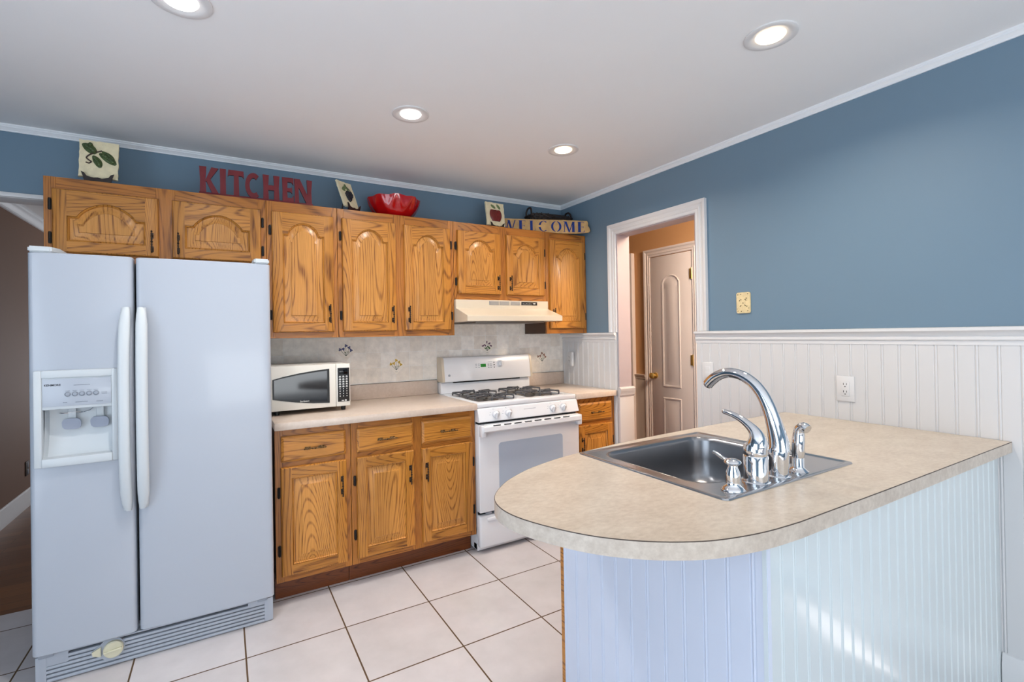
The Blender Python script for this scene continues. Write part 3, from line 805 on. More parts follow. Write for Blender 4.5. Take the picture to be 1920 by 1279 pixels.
for x0, x1 in ((-3.118, -3.03), (-2.352, -2.284)):
    bm = nb(); prism(bm, [(x0, -.75), (x1 - .02, -.75), (x1, -.70), (x1, -.60), (x0, -.60)] if x0 < -3 else [(x0 + .008, -.75), (x1, -.75), (x1, -.60), (x0, -.60), (x0, -.72)], XY, 1.6805, 1.703)
    bmesh.ops.bevel(bm, geom=list(bm.edges), offset=.005, segments=2, affect='EDGES')
    build('hinge_cover', bm, M['cream_pl'], t)
# dispenser
d = build('water_dispenser', (lambda b: (box(b, -3.103, -3.078, -.767, -.735, .850, 1.222, .005), box(b, -2.868, -2.848, -.767, -.735, .850, 1.222, .005),
    box(b, -3.080, -2.866, -.766, -.735, 1.192, 1.222, .004), box(b, -3.080, -2.866, -.772, -.690, .850, .884, .005),
    box(b, -3.080, -2.866, -.762, -.73, 1.070, 1.193, .003), b)[-1])(nb()), M['cream_pl'], t)
bm = nb()
rings = []
for k in range(9):
    u = k / 8; z = 1.072 - .188 * u; y = -.697 - .030 * u ** 3
    rings.append([(-3.079, y - .03, z), (-3.07, y - .006, z), (-3.045, y, z), (-2.90, y, z), (-2.875, y - .006, z), (-2.866, y - .03, z)])
loft(bm, rings, False); build('recess', bm, M['cream_pl'], d)
bm = nb(); box(bm, -3.076, -2.869, -.7645, -.761, 1.082, 1.188, .001); build('control_panel', bm, M['app'], d)
for x in (-3.002, -2.980, -2.959, -2.937, -2.916):
    bm = nb(); lathe(bm, [(.0098, 0), (.0098, -.002), (.0086, -.0026), (.0084, -.0012), (.006, -.0035), (.001, -.004)], (x, -.7645, 1.1275), 1, 20, cap0=False)
    build('button', bm, M['btn'], d)
def xz(cx, cz, y): return lambda v: (cx + v.x, y - v.z, cz + v.y)
build('nameplate', text_mesh('KENMORE', .0105, xz(-3.047, 1.165, -.7648), bold=.0003), M['text_black'], d, ang=0)
for x0, x1, z in ((-2.984, -2.932, 1.162), (-3.016, -3.000, 1.096), (-2.979, -2.938, 1.095), (-2.915, -2.892, 1.094)):
    bm = nb(); n = int((x1 - x0) / .0042)
    for k in range(n): box(bm, x0 + k * .0042, x0 + k * .0042 + .0032, -.7652, -.7645, z - .0011, z + .0011)
    build('printing', bm, M['text_grey'], d, ang=0)
bm = nb()
for x in (-3.002, -2.980, -2.959, -2.937, -2.916):
    for k in range(4): box(bm, x - .007 + k * .0036, x - .0045 + k * .0036, -.7652, -.7645, 1.1395, 1.1412)
build('button_names', bm, M['text_grey'], d, ang=0)
bm = nb()
for r in range(3):
    for k in range(4): box(bm, -2.899 + k * .0045, -2.8957 + k * .0045, -.7652, -.7645, 1.1215 + r * .004, 1.1229 + r * .004)
build('printing', bm, M['text_grey'], d, ang=0)
for x, z in ((-3.0, 1.006), (-2.913, 1.006)):
    bm = nb(); box(bm, x - .012, x + .012, -.716, -.702, z + .02, 1.070, .002, 2, 0)
    pts = [(p[0], p[1]) for p in rrect(x - .029, x + .029, z - .022, z + .022, .016, 4)]
    prism(bm, pts, lambda p, q: (p[0], q - (p[1] - z) * .25, p[1]), -.726, -.715, 1)
    build('paddle', bm, [M['cream_pl'], M['paddle']], d)
bm = nb(); ring = [(-3.0 + .037 * cos(a), -.722 - .018 * sin(a), 1.050 + .004 * sin(a)) for a in [2 * pi * k / 28 for k in range(29)]]
tube(bm, ring, .0013, 6); tube(bm, [(-2.963, -.722, 1.050), (-2.945, -.710, 1.055), (-2.935, -.70, 1.066)], .0013, 6)
build('wire_ring', bm, M['chrome'], d)
# toe grille
bm = nb(); box(bm, -3.118, -3.085, -.716, -.66, .008, .110, .003); box(bm, -2.322, -2.285, -.716, -.66, .004, .110, .003)
box(bm, -3.085, -2.322, -.716, -.66, .004, .016, .002); box(bm, -3.085, -2.322, -.716, -.66, .107, .114, .002)
for k, z in enumerate((.027, .043, .059, .075, .091)):
    a, b = (-3.086, -2.321)
    box(bm, a, b, -.715, -.69, z - .0055, z + .0055, .0015)
box(bm, -3.086, -3.02, -.7155, -.69, .066, .110, .002); box(bm, -2.39, -2.321, -.7155, -.69, .085, .110, .002)
g = build('toe_grille', bm, M['app'], t)
build('grille_backing', rbox(-3.10, -2.30, -.690, -.674, .008, .112), M['gap'], g, ang=0)
bm = nb(); lathe(bm, [(.044, .02), (.044, -.006), (.036, -.006)], (-2.885, -.712, .072), 1, 28, cap0=False, cap1=False)
c = [(-2.885 + .040 * cos(a), .072 + .040 * sin(a)) for a in [radians(q) for q in range(-120, 121, 20)]]
prism(bm, c + [(-2.945, .082), (-2.950, .072), (-2.945, .062)], XZ, -.700, -.719)
build('filter_housing', bm, M['app'], g)
bm = nb(); lathe(bm, [(.033, .0), (.033, -.012), (.029, -.015)], (-2.878, -.719, .073), 1, 28, cap0=False)
box(bm, -2.908, -2.848, -.743, -.733, .0695, .0765, .002, rot=Matrix.Rotation(radians(-8), 3, 'Y'))
prism(bm, [(-2.918, .092), (-2.918, .054), (-2.944, .064), (-2.946, .080)], XZ, -.719, -.728)
build('filter_knob', bm, M['knob_cream'], g)
for x0, x1 in ((-3.105, -3.06), (-2.35, -2.312)):
    build('hinge_plate', rbox(x0, x1, -.735, -.690, .1105, .1245, .002), M['btn'], t)

# ------------------------------------------------------------------ microwave
t = thing('microwave', (-2.06, -.25, .914), 'white countertop microwave with black curved window on the left counter', 'microwave')
x0, x1, z0, z1, yf = -2.268, -1.848, .940, 1.181, -.420
bm = nb(); box(bm, x0, x1, yf + .02, -.05, z0 + .002, z1 - .002, .006); build('body', bm, M['mw'], t)
bm = nb(); box(bm, x0, -1.926, yf, yf + .0195, z0, z1, .005); dr = build('door', bm, M['mw'], t)
top = [(-2.252, 1.110), (-2.20, 1.123), (-2.12, 1.138), (-2.04, 1.149), (-1.962, 1.156)]
bot = [(-1.962, .965), (-2.05, .970), (-2.14, .982), (-2.21, .995), (-2.252, 1.005)]
bm = nb(); prism(bm, top + bot, XZ, yf - .002, yf + .001); wn = build('window', bm, M['black'], dr)
ip = [(-2.244, 1.106), (-2.20, 1.116), (-2.12, 1.130), (-2.04, 1.140), (-1.974, 1.146), (-1.974, .975), (-2.05, .979), (-2.14, .990), (-2.21, 1.002), (-2.244, 1.009)]
bm = nb(); prism(bm, ip, XZ, yf - .0026, yf - .0018); build('glass', bm, M['mw_glass'], wn)
build('logo', text_mesh('Sunbeam', .013, xz(-2.093, .985, yf - .0032), bold=.0002), M['text_white'], dr, ang=0)
bm = nb(); box(bm, -1.925, x1, yf + .0015, yf + .0195, z0, z1, .004); pn = build('control_panel', bm, M['mw'], t)
bm = nb(); box(bm, -1.917, -1.853, yf - .001, yf + .002, .966, 1.157, .001); kp = build('keypad', bm, M['black'], t)
bm = nb(); box(bm, -1.910, -1.862, yf - .0018, yf - .0008, 1.122, 1.150, .0005); build('display', bm, M['black_gl'], kp)
bm = nb()
for r in range(9):
    for c in range(3):
        x = -1.905 + c * .0186; z = 1.108 - r * .0138
        if r < 5: box(bm, x - .0055, x + .0055, yf - .0017, yf - .0009, z - .0045, z - .0005); box(bm, x - .004, x + .004, yf - .0017, yf - .0009, z + .001, z + .004)
        else: box(bm, x - .002, x + .002, yf - .0017, yf - .0009, z - .003, z + .003)
box(bm, -1.897, -1.883, yf - .0017, yf - .0009, .9705, .9745); lathe(bm, [(.005, 0), (.005, -.001)], (-1.874, yf - .0008, .973), 1, 12)
build('key_printing', bm, M['text_white'], kp, ang=0)
for x in (x0 + .04, x1 - .03):
    for y in (-.37, -.10):
        bm = nb(); lathe(bm, [(.012, 0), (.014, .028)], (x, y, .9143), 2, 12); build('foot', bm, M['black'], t)

# ------------------------------------------------------------------ range
t = thing('gas_range', (-.774, -.33, 0), 'white four-burner gas range with green clock and white oven door', 'range')
X0, X1 = -1.149, -.388
bm = nb(); box(bm, X0 + .004, X1 - .004, -.604, -.035, .012, .885, .003)
box(bm, X0 + .004, X1 - .004, -.61, -.56, .012, .05); build('body', bm, M['app_warm'], t)
# cooktop with sunken burner wells
bm = nb(); box(bm, X0, X1, -.640, -.035, .884, .914, .007, 3)
ct = build('cooktop', bm, M['app_warm'], t)
WELL = [(-1.105, -.815), (-.735, -.445)]
for a, b in WELL: cut_box(ct, rbox(a, b, -.575, -.125, .900, .95))
for a, b in WELL:
    build('burner_well', rbox(a + .001, b - .001, -.574, -.126, .8995, .9035), M['burner'], ct, ang=0)
for (a, b), lab in zip(WELL, ('L', 'R')):
    c = (a + b) / 2
    bm = nb(); r = .0052
    H = .934; zf = .9045
    y0, y1 = -.590, -.112
    def bar(p, q, ra=r): tube(bm, [p, q], ra, 8)
    def rod(pts): tube(bm, smooth_path(pts, 3), r, 8)
    for yc in (-.47, -.235):
        for s in (-1, 1):
            # side fingers: down at the rim, up, across, towards the burner
            xo = c + s * .142
            rod([(xo, yc - .055, zf), (xo, yc - .055, H - .006), (xo - s * .006, yc - .05, H), (c + s * .06, yc - .018, H + .002)])
            rod([(xo, yc + .055, zf), (xo, yc + .055, H - .006), (xo - s * .006, yc + .05, H), (c + s * .06, yc + .018, H + .002)])
            bar((xo, yc - .055, H - .004), (xo, yc + .055, H - .004))
        for s in (-1, 1):
            yo = yc + s * .098
            rod([(c - .045, yo, zf), (c - .045, yo, H - .006), (c - .04, yo - s * .006, H), (c - .014, yc + s * .05, H + .002)])
            rod([(c + .045, yo, zf), (c + .045, yo, H - .006), (c + .04, yo - s * .006, H), (c + .014, yc + s * .05, H + .002)])
            bar((c - .045, yo, H - .004), (c + .045, yo, H - .004))
        for s in (-1, 1):
            prism(bm, [(c + s * .040, yc - .02), (c + s * .040, yc + .02), (c + s * .075, yc)], XY, H - .003, H + .006)
            prism(bm, [(c - .02, yc + s * .034), (c + .02, yc + s * .034), (c, yc + s * .07)], XY, H - .003, H + .006)
    build('grate', bm, M['grate'], ct, ang=50)
    for yc in (-.47, -.235):
        bm = nb(); lathe(bm, [(.052, .9038), (.050, .910), (.036, .912), (.036, .920), (.033, .923), (.005, .9245)], (c, yc, 0), 2, 24, cap0=False)
        build('burner', bm, M['burner'], ct)
# backguard
bm = nb(); box(bm, X0 + .006, X1 - .006, -.074, -.010, .9142, .992, .003)
box(bm, X0 + .02, X1 - .02, -.062, -.012, .990, 1.02, 0)
bg = build('backguard', bm, M['app_warm'], t)
build('vent_slot', rbox(X0 + .10, X1 - .10, -.080, -.060, .988, 1.004, 0), M['gap'], bg, ang=0)
bm = nb(); HP = [(-.010, 1.002), (-.108, 1.000), (-.112, 1.010), (-.092, 1.155), (-.084, 1.168), (-.07, 1.173), (-.010, 1.173)]
prism(bm, HP, YZ, X0 + .020, X1 - .020); hp = build('control_housing', bm, M['app_warm'], bg, ang=30)
for a, b in ((X0 + .002, X0 + .0198), (X1 - .0198, X1 - .002)):
    bm = nb(); prism(bm, [(y - (.002 if y < -.05 else 0), z + (.001 if z > 1.1 else -.001)) for y, z in HP], YZ, a, b); build('end_cap', bm, M['bisque'], bg, ang=30)
# things on the sloping panel: local (x, z) -> panel plane
def slope(z): return -.112 + (z - 1.010) / .145 * .020
def pan(bm, xa, xb, za, zb, out=.0012, mi=0):
    V = [(xa, za), (xb, za), (xb, zb), (xa, zb)]
    prism(bm, V, lambda p, q: (p[0], slope(p[1]) - q, p[1]), -.0004, out, mi)
bm = nb(); pan(bm, -.838, -.794, 1.094, 1.116); build('clock_display', bm, M['lcd'], bg, ang=0)
tm = text_mesh('1:20', .014, lambda v: (-.816 + v.x, slope(1.105 + v.y) - .0016 - v.z, 1.105 + v.y))
build('clock_digits', tm, mat('dark_digits', lin(8, 52, 16), .5), bg, ang=0)
bm = nb()
for x in (-.875, -.852):
    for z in (1.092, 1.105, 1.116): pan(bm, x - .006, x + .006, z - .002, z + .002)
for x in (-.772, -.752):
    for z in (1.088, 1.100, 1.112): pan(bm, x - .006, x + .006, z - .003, z + .003)
for k in range(6): pan(bm, -.775 + k * .006, -.771 + k * .006, 1.129, 1.1315)
build('panel_printing', bm, M['btn'], bg, ang=0)
bm = nb()
for z in (1.088, 1.106, 1.124): lathe(bm, [(.0042, 0), (.0042, -.0015)], (-.724, slope(z), z), 1, 10)
build('indicator', bm, M['slot'], bg)
def knob(parent, x, y, z, rad, tilt, nm='knob'):
    bm = nb(); lathe(bm, [(rad * 1.12, .001), (rad * 1.12, -.003), (rad * .86, -.006), (rad * .80, -.016), (rad * .70, -.019)], (0, 0, 0), 1, 24, cap0=False)
    box(bm, -rad * .2, rad * .2, -.028, -.015, -rad * .78, rad * .78, .003)
    bmesh.ops.rotate(bm, verts=bm.verts, cent=(0, 0, 0), matrix=Matrix.Rotation(tilt, 3, 'X'))
    bmesh.ops.translate(bm, verts=bm.verts, vec=(x, y, z)); return build(nm, bm, M['app_warm'], parent)
knob(bg, -.672, slope(1.113), 1.113, .024, -radians(8))
bm = nb(); lathe(bm, [(.009, 0), (.009, -.001), (.007, -.001)], (-1.093, slope(1.045), 1.045), 1, 18); build('round_logo', bm, M['btn'], bg)
# front knob panel
bm = nb(); prism(bm, [(-.60, .884), (-.634, .8835), (-.645, .876), (-.668, .806), (-.664, .801), (-.60, .801)], YZ, X0, X1)
kp = build('knob_panel', bm, M['app_warm'], t, ang=30)
def ks(z): return -.645 - (.876 - z) / .07 * .023
for x in (-1.030, -.939, -.599, -.514): knob(kp, x, ks(.843) - .0005, .843, .0245, radians(18))
bm = nb()
for x in (-1.030, -.939, -.599, -.514):
    for dx_, dz in ((-.034, .012), (-.040, -.002), (-.012, .030)):
        z = .843 + dz; prism(bm, [(x + dx_ - .004, z - .001), (x + dx_ + .004, z - .001), (x + dx_ + .004, z + .001), (x + dx_ - .004, z + .001)], lambda p, q: (p[0], ks(p[1]) - q, p[1]), -.0004, .0006)
for k in range(15):
    x = -.822 + k * .0062; prism(bm, [(x, .852), (x + .0045, .852), (x + .0045, .8545), (x, .8545)], lambda p, q: (p[0], ks(p[1]) - q, p[1]), -.0004, .0006)
build('knob_printing', bm, M['btn'], kp, ang=0)
build('door_gap', rbox(X0 + .006, X1 - .006, -.640, -.6045, .787, .8005), M['gap'], t, ang=0)
# oven door
bm = nb(); box(bm, X0 - .002, X1 + .002, -.664, -.6055, .256, .787, .005, 3); od = build('oven_door', bm, M['app_warm'], t)
bm = nb(); prism(bm, rrect(-1.016, -.526, .36, .667, .022, 5), XZ, -.6645, -.6632); build('oven_window', bm, M['grey_gl'], od)
bm = nb(); prism(bm, [(-.663, .782), (-.690, .784), (-.706, .776), (-.708, .752), (-.700, .744), (-.690, .748), (-.688, .762), (-.680, .768), (-.663, .768)], YZ, X0 + .012, X1 - .012)
box(bm, X0 - .002, X0 + .030, -.700, -.663, .716, .786, .006); box(bm, X1 - .030, X1 + .002, -.700, -.663, .716, .786, .006)
build('handle', bm, M['app_warm'], od, ang=35)
bm = nb()
for k in range(8): box(bm, -1.07 + k * .075, -1.02 + k * .075, -.704, -.6965, .7805, .7838)
build('handle_slots', bm, M['gap'], od, ang=0)
bm = nb(); box(bm, X0 + .002, X1 - .002, -.655, -.6055, .038, .232, .012, 3); box(bm, X0 + .05, X1 - .05, -.662, -.65, .198, .218, .005)
build('storage_drawer', bm, M['app_warm'], t)
bm = nb(); box(bm, X0 + .01, X1 - .01, -.62, -.6055, .233, .2555); build('drawer_gap', bm, M['gap'], t, ang=0)
for x in (X0 + .05, X0 + .10): build('door_hinge', rbox(x, x + .035, -.652, -.621, .238, .250, .002), M['btn'], t)
for x in (X0 + .05, X1 - .05):
    for y in (-.56, -.1): bm = nb(); lathe(bm, [(.016, 0.001), (.014, .014)], (x, y, 0), 2, 12); build('foot', bm, M['black'], t)
# ------------------------------------------------------------------ peninsula
t = thing('peninsula_cabinet', (-.73, -2.25, 0), 'white beadboard-clad peninsula cabinet under the rounded sink countertop', 'cabinet')
bm = nb(); box(bm, -1.446, -.0135, -2.606, -1.888, .10, .874); box(bm, -1.446, -.0135, -2.606, -1.96, 0.0005, .10)
build('carcass', bm, M['cab_inside'], t, ang=0)
cut_box(t.children[0], rbox(-1.40, -.80, -2.43, -1.93, .66, .95))
bm = nb()
for a, b in ((-1.456, -1.40), (-.75, -.70), (-.066, -.0135)): box(bm, a, b, -1.888, -1.868, .10, .875, .001, 1, 0)
for z0, z1 in ((.10, .14), (.82, .875)): box(bm, -1.40, -.066, -1.8875, -1.8685, z0, z1, .001, 1, 1)
box(bm, -1.456, -1.447, -1.8885, -1.868, .0005, .10, .001, 1, 0)
build('face_frame', bm, [M['oak_y'], M['oak_h']], t, ang=30)
bm = nb(); box(bm, -1.395, -.755, -1.882, -1.866, .145, .815, .003); build('door', bm, M['oak_v'], t)
bm = nb(); box(bm, -.695, -.07, -1.882, -1.866, .145, .815, .003); build('door', bm, M['oak_v'], t)
# end panel faces the refrigerator, long panel faces the camera
bm = nb(); prism(bm, bead_pts(1.889, 2.6185, 1.897, .0624, .011), lambda p, q: (-1.447 - p[1], -p[0], q), .0005, .875)
build('end_panel', bm, M['bead_daylit'], t)
bm = nb(); prism(bm, bead_pts(-1.459, -.0135, -1.404, .0517, .010), lambda p, q: (p[0], -2.607 - p[1], q), .0005, .875)
build('long_panel', bm, M['bead_gloss'], t)

# countertop with a rounded end and a hole for the sink
near = [(-.0125, -2.655), (-.5, -2.655), (-1.0, -2.655), (-1.389, -2.652)]
curve = [(-1.389, -2.652), (-1.50, -2.643), (-1.598, -2.622), (-1.668, -2.594), (-1.745, -2.543), (-1.813, -2.473), (-1.862, -2.388), (-1.895, -2.295), (-1.897, -2.215), (-1.868, -2.142), (-1.795, -2.066), (-1.72, -2.016), (-1.632, -1.973), (-1.50, -1.932), (-1.374, -1.908)]
cv = [(p.x, p.y) for p in smooth_path([(x, y, 0) for x, y in curve], 4)]
far = [(-1.2, -1.885), (-1.0, -1.868), (-.7, -1.855), (-.35, -1.846), (-.0125, -1.842)]
OUT = near[:-1] + cv + far
def inset(poly, d):
    n = len(poly); res = []
    for i in range(n):
        a, b, c = Vector(poly[i - 1]), Vector(poly[i]), Vector(poly[(i + 1) % n])
        n1 = Vector((-(b - a).y, (b - a).x)).normalized(); n2 = Vector((-(c - b).y, (c - b).x)).normalized()
        m = (n1 + n2).normalized(); q = b - m * (d / max(.4, m.dot(n1))); res.append((q.x, q.y))
    return res
area2 = sum(OUT[i - 1][0] * OUT[i][1] - OUT[i][0] * OUT[i - 1][1] for i in range(len(OUT)))
if area2 > 0: OUT = OUT[::-1]
HOLE = rrect(-1.385, -.812, -2.468, -1.945, .02, 3)
t = thing('countertop', (-.9, -2.25, .876), 'beige laminate peninsula countertop with rounded end and sink', 'countertop', 'laminate countertops')
def slab(z0, z1, outer, mi=0):
    bm = nb(); rings = {}
    for z in (z0, z1):
        eds = []; vs = []
        for loop in (outer, HOLE):
            v = [bm.verts.new((p[0], p[1], z)) for p in loop]; vs.append(v)
            eds += [bm.edges.new((v[i - 1], v[i])) for i in range(len(v))]
        bmesh.ops.triangle_fill(bm, edges=eds, use_beauty=True, use_dissolve=False)
        rings[z] = vs
    for a, b in zip(rings[z0], rings[z1]):
        for i in range(len(a)): bm.faces.new((a[i - 1], a[i], b[i], b[i - 1]))
    return bm
build('worktop', slab(.8764, .914, inset(OUT, .0012)), M['lam'], t, ang=25)
# the band and the dark core line run round the exposed edge only (not along the wall)
k0 = max(range(len(OUT)), key=lambda i: OUT[i][0] * 10 + OUT[i][1]); k1 = max(range(len(OUT)), key=lambda i: OUT[i][0] * 10 - OUT[i][1])
seq = OUT[k1:] + OUT[:k1]
if seq[-1] != OUT[k0]: seq = (OUT[k0:] + OUT[:k0])
IN = inset(OUT, .0011); dct = {o: i for o, i in zip(OUT, IN)}
def band(z0, z1, out):
    bm = nb()
    ou = inset(OUT, -out); d2 = {o: i for o, i in zip(OUT, ou)}
    rings = [[(d2[p][0] if p[0] < -.02 else p[0], d2[p][1], z) for p in seq] for z in (z0, z1)]
    inn = [[(dct[p][0] if p[0] < -.02 else p[0], dct[p][1], z) for p in seq] for z in (z0, z1)]
    loft(bm, [inn[0], rings[0], rings[1], inn[1]], False); return bm
build('edge_band', band(.8760, .9118, .0), M['lam_edge'], t, ang=40)
build('edge_line', band(.9119, .9138, .0002), M['edge_line'], t, ang=40)

# ------------------------------------------------------------------ sink
t = thing('kitchen_sink', (-1.1, -2.2, .916), 'single-bowl stainless steel sink set into the peninsula countertop', 'sink')
z = .9144
rings = []
for d, h in ((0, 0), (.0015, .0035), (.006, .0048), (.012, .0040), (.017, .0018), (.022, .0014)):
    rings.append([(p[0], p[1], z + h) for p in rrect(-1.412 + d, -.783 - d, -2.491 + d, -1.920 - d, .014, 5)])
bm = nb(); loft(bm, rings)
# deck between the rim and the bowl
o = rings[-1]; bowl = [(p[0], p[1], z + .0014) for p in rrect(-1.362, -.832, -2.392, -1.962, .075, 5)]
loft(bm, [o, bowl])
rim = build('rim', bm, M['steel'], t, ang=40)
bm = nb(); rr = []
for d, h, r in ((0, .0014, .075), (.003, .0026, .074), (.008, .000, .070), (.011, -.012, .068), (.018, -.08, .066), (.024, -.135, .066), (.034, -.158, .064), (.054, -.172, .06), (.09, -.178, .05), (.16, -.181, .03)):
    rr.append([(p[0], p[1], z + h) for p in rrect(-1.362 + d, -.832 - d, -2.392 + d, -1.962 - d, r, 8)])
loft(bm, rr, True, False, True)
build('bowl', bm, M['steel_bowl'], t, ang=60)
bm = nb(); lathe(bm, [(.05, .001), (.048, .004), (.038, .004), (.034, -.0005), (.005, -.0005)], (-1.097, -2.177, z - .181), 2, 28, cap0=False)
build('drain', bm, M['chrome'], t)

# faucet
ZD = .9160
def flange(bm, x, y, r): lathe(bm, [(r, 0), (r, .003), (r * .82, .006), (r * .7, .007)], (x, y, ZD), 2, 32, cap0=True)
t = thing('kitchen_faucet', (-1.11, -2.442, ZD), 'tall curved chrome kitchen faucet at the near edge of the sink', 'faucet')
bm = nb(); flange(bm, -1.11, -2.442, .034)
rings = []
for h, r, sl in ((.005, .0275, 0), (.03, .0285, 0), (.058, .0295, 0), (.080, .0300, .20), (.084, .0285, .42)):
    rings.append([(-1.11 + r * cos(a), -2.442 + r * sin(a), ZD + h - r * sin(a) * sl) for a in [2 * pi * k / 32 for k in range(32)]])
loft(bm, rings, True, False, True); build('base', bm, M['chrome'], t, ang=50)
pth = [(-2.447, .990), (-2.446, 1.012), (-2.439, 1.045), (-2.428, 1.085), (-2.415, 1.118), (-2.397, 1.150), (-2.370, 1.178), (-2.335, 1.196), (-2.298, 1.2015), (-2.266, 1.194), (-2.240, 1.179), (-2.220, 1.160)]
rad = [.0290, .0268, .0232, .0200, .0182, .0168, .0158, .0152, .0152, .0158, .0168, .0165]
bm = nb(); tube(bm, smooth_path([(-1.11, y, zz) for y, zz in pth], 4), interp(rad, 4), 24); build('spout', bm, M['chrome'], t, ang=60)
bm = nb(); lathe(bm, [(.0125, 0), (.0125, .006), (.010, .008)], (0, 0, 0), 2, 20)
bmesh.ops.rotate(bm, verts=bm.verts, cent=(0, 0, 0), matrix=Matrix.Rotation(radians(180 + 40), 3, 'X')); bmesh.ops.translate(bm, verts=bm.verts, vec=(-1.11, -2.2195, 1.159)); build('aerator', bm, M['steel'], t)
# lever control
t = thing('faucet_lever', (-1.212, -2.441, ZD), 'chrome faucet lever control left of the curved spout', 'faucet handle')
bm = nb(); flange(bm, -1.212, -2.441, .036); lathe(bm, [(.0315, .004), (.0315, .072), (.0295, .075), (.0300, .078), (.0310, .082), (.0300, .094), (.0270, .104)], (-1.212, -2.441, ZD), 2, 32, cap0=False)
build('body', bm, M['chrome'], t, ang=40)
lp = [(-2.444, 1.005), (-2.447, 1.022), (-2.446, 1.040), (-2.438, 1.056), (-2.422, 1.070), (-2.400, 1.083), (-2.375, 1.092), (-2.350, 1.097), (-2.343, 1.098)]
lr = [.0288, .0265, .0205, .0148, .0112, .0092, .0080, .0072, .005]
bm = nb(); tube(bm, smooth_path([(-1.212, y, zz) for y, zz in lp], 4), interp(lr, 4), 20); build('lever', bm, M['chrome'], t, ang=60)
# side sprayer
t = thing('side_sprayer', (-1.018, -2.449, ZD), 'small chrome side sprayer right of the faucet on the sink deck', 'sink sprayer')
bm = nb(); lathe(bm, [(.028, 0), (.028, .003), (.020, .010), (.0165, .016), (.0160, .040), (.0150, .042)], (-1.018, -2.449, ZD), 2, 28, cap0=True); build('holder', bm, M['chrome'], t, ang=40)
bm = nb(); tube(bm, smooth_path([(-1.018, -2.449, .956), (-1.018, -2.450, .975), (-1.018, -2.451, 1.005), (-1.018, -2.453, 1.030), (-1.018, -2.457, 1.042), (-1.018, -2.468, 1.048), (-1.020, -2.479, 1.044)], 4), interp([.0145, .0170, .0172, .0150, .0150, .0148, .0130], 4), 20)
build('spray_head', bm, M['chrome'], t, ang=60)
# soap dispenser
t = thing('soap_dispenser', (-1.322, -2.447, ZD), 'short chrome soap dispenser nearest the camera on the sink deck', 'soap dispenser')
bm = nb(); lathe(bm, [(.030, 0), (.030, .002), (.024, .008), (.018, .014), (.0175, .022), (.0185, .034), (.0165, .048), (.0125, .058), (.0120, .064)], (-1.322, -2.447, ZD), 2, 28); build('body', bm, M['chrome'], t, ang=45)
bm = nb(); lathe(bm, [(.009, .062), (.018, .067), (.0215, .072), (.019, .077), (.010, .0805), (.002, .0815)], (-1.322, -2.447, ZD), 2, 24)
tube(bm, smooth_path([(-1.322, -2.440, .989), (-1.322, -2.418, .993), (-1.322, -2.400, 1.001), (-1.322, -2.390, 1.004)], 3), interp([.0065, .0052, .0045, .0045], 3), 12)
build('pump_nozzle', bm, M['chrome'], t, ang=50)

# ------------------------------------------------------------------ outlets, switches, plate
def wall_plate(name, yc, zc, label, cat, kind='outlet', xw=-.0122, w=.073, h=.116):
    t = thing(name, (xw, yc, zc - h / 2), label, cat)
    bm = nb(); box(bm, xw - .006, xw, yc - w / 2, yc + w / 2, zc - h / 2, zc + h / 2, .0025); build('cover_plate', bm, M['white'], t)
    bm = nb(); box(bm, xw - .0085, xw - .005, yc - .0168, yc + .0168, zc - .0335, zc + .0335, .0012); f = build('receptacle' if kind == 'outlet' else 'rocker', bm, M['white'], t)
    if kind == 'outlet':
        bm = nb()
        for zz in (zc + .016, zc - .018):
            for s in (-1, 1): box(bm, xw - .0090, xw - .0083, yc + s * .0062 - .0010, yc + s * .0062 + .0010, zz + .001, zz + .010)
            lathe(bm, [(.0026, 0), (.0026, -.0006)], (xw - .0084, yc, zz - .006), 0, 10)
        build('slots', bm, M['slot'], f, ang=0)
    else:
        bm = nb(); box(bm, xw - .011, xw - .0083, yc - .0150, yc + .0150, zc - .031, zc + .002, .001); build('paddle', bm, M['white'], f)
    return t
wall_plate('wall_outlet', -2.1225, 1.058, 'white duplex wall outlet on beadboard above the peninsula', 'outlet')
wall_plate('light_switch', -1.402, 1.090, 'white light switch plate on beadboard right of the doorway, behind the faucet', 'light switch', 'switch')
wall_plate('wall_outlet', -.105, 1.120, 'white wall outlet on beadboard in the corner beside the backsplash', 'outlet')
bm = nb(); box(bm, -.046, -.0215, -.172, -.140, 1.064, 1.182, .006, 3)
solo('plug_in_device', bm, M['white'], 'narrow white plug-in device beside the corner outlet', 'plug-in device')
t = thing('wall_outlet', (-3.8695, 2.09, .25), 'dark outlet low on the mauve wall left of the refrigerator', 'outlet')
bm = nb(); box(bm, -3.8698, -3.863, 2.05, 2.125, .25, .366, .002); build('cover_plate', bm, M['vine'], t)
bm = nb(); box(bm, -3.8632, -3.860, 2.07, 2.105, .262, .30, .002); box(bm, -3.8632, -3.860, 2.07, 2.105, .315, .352, .002); build('receptacle', bm, M['text_grey'], t)
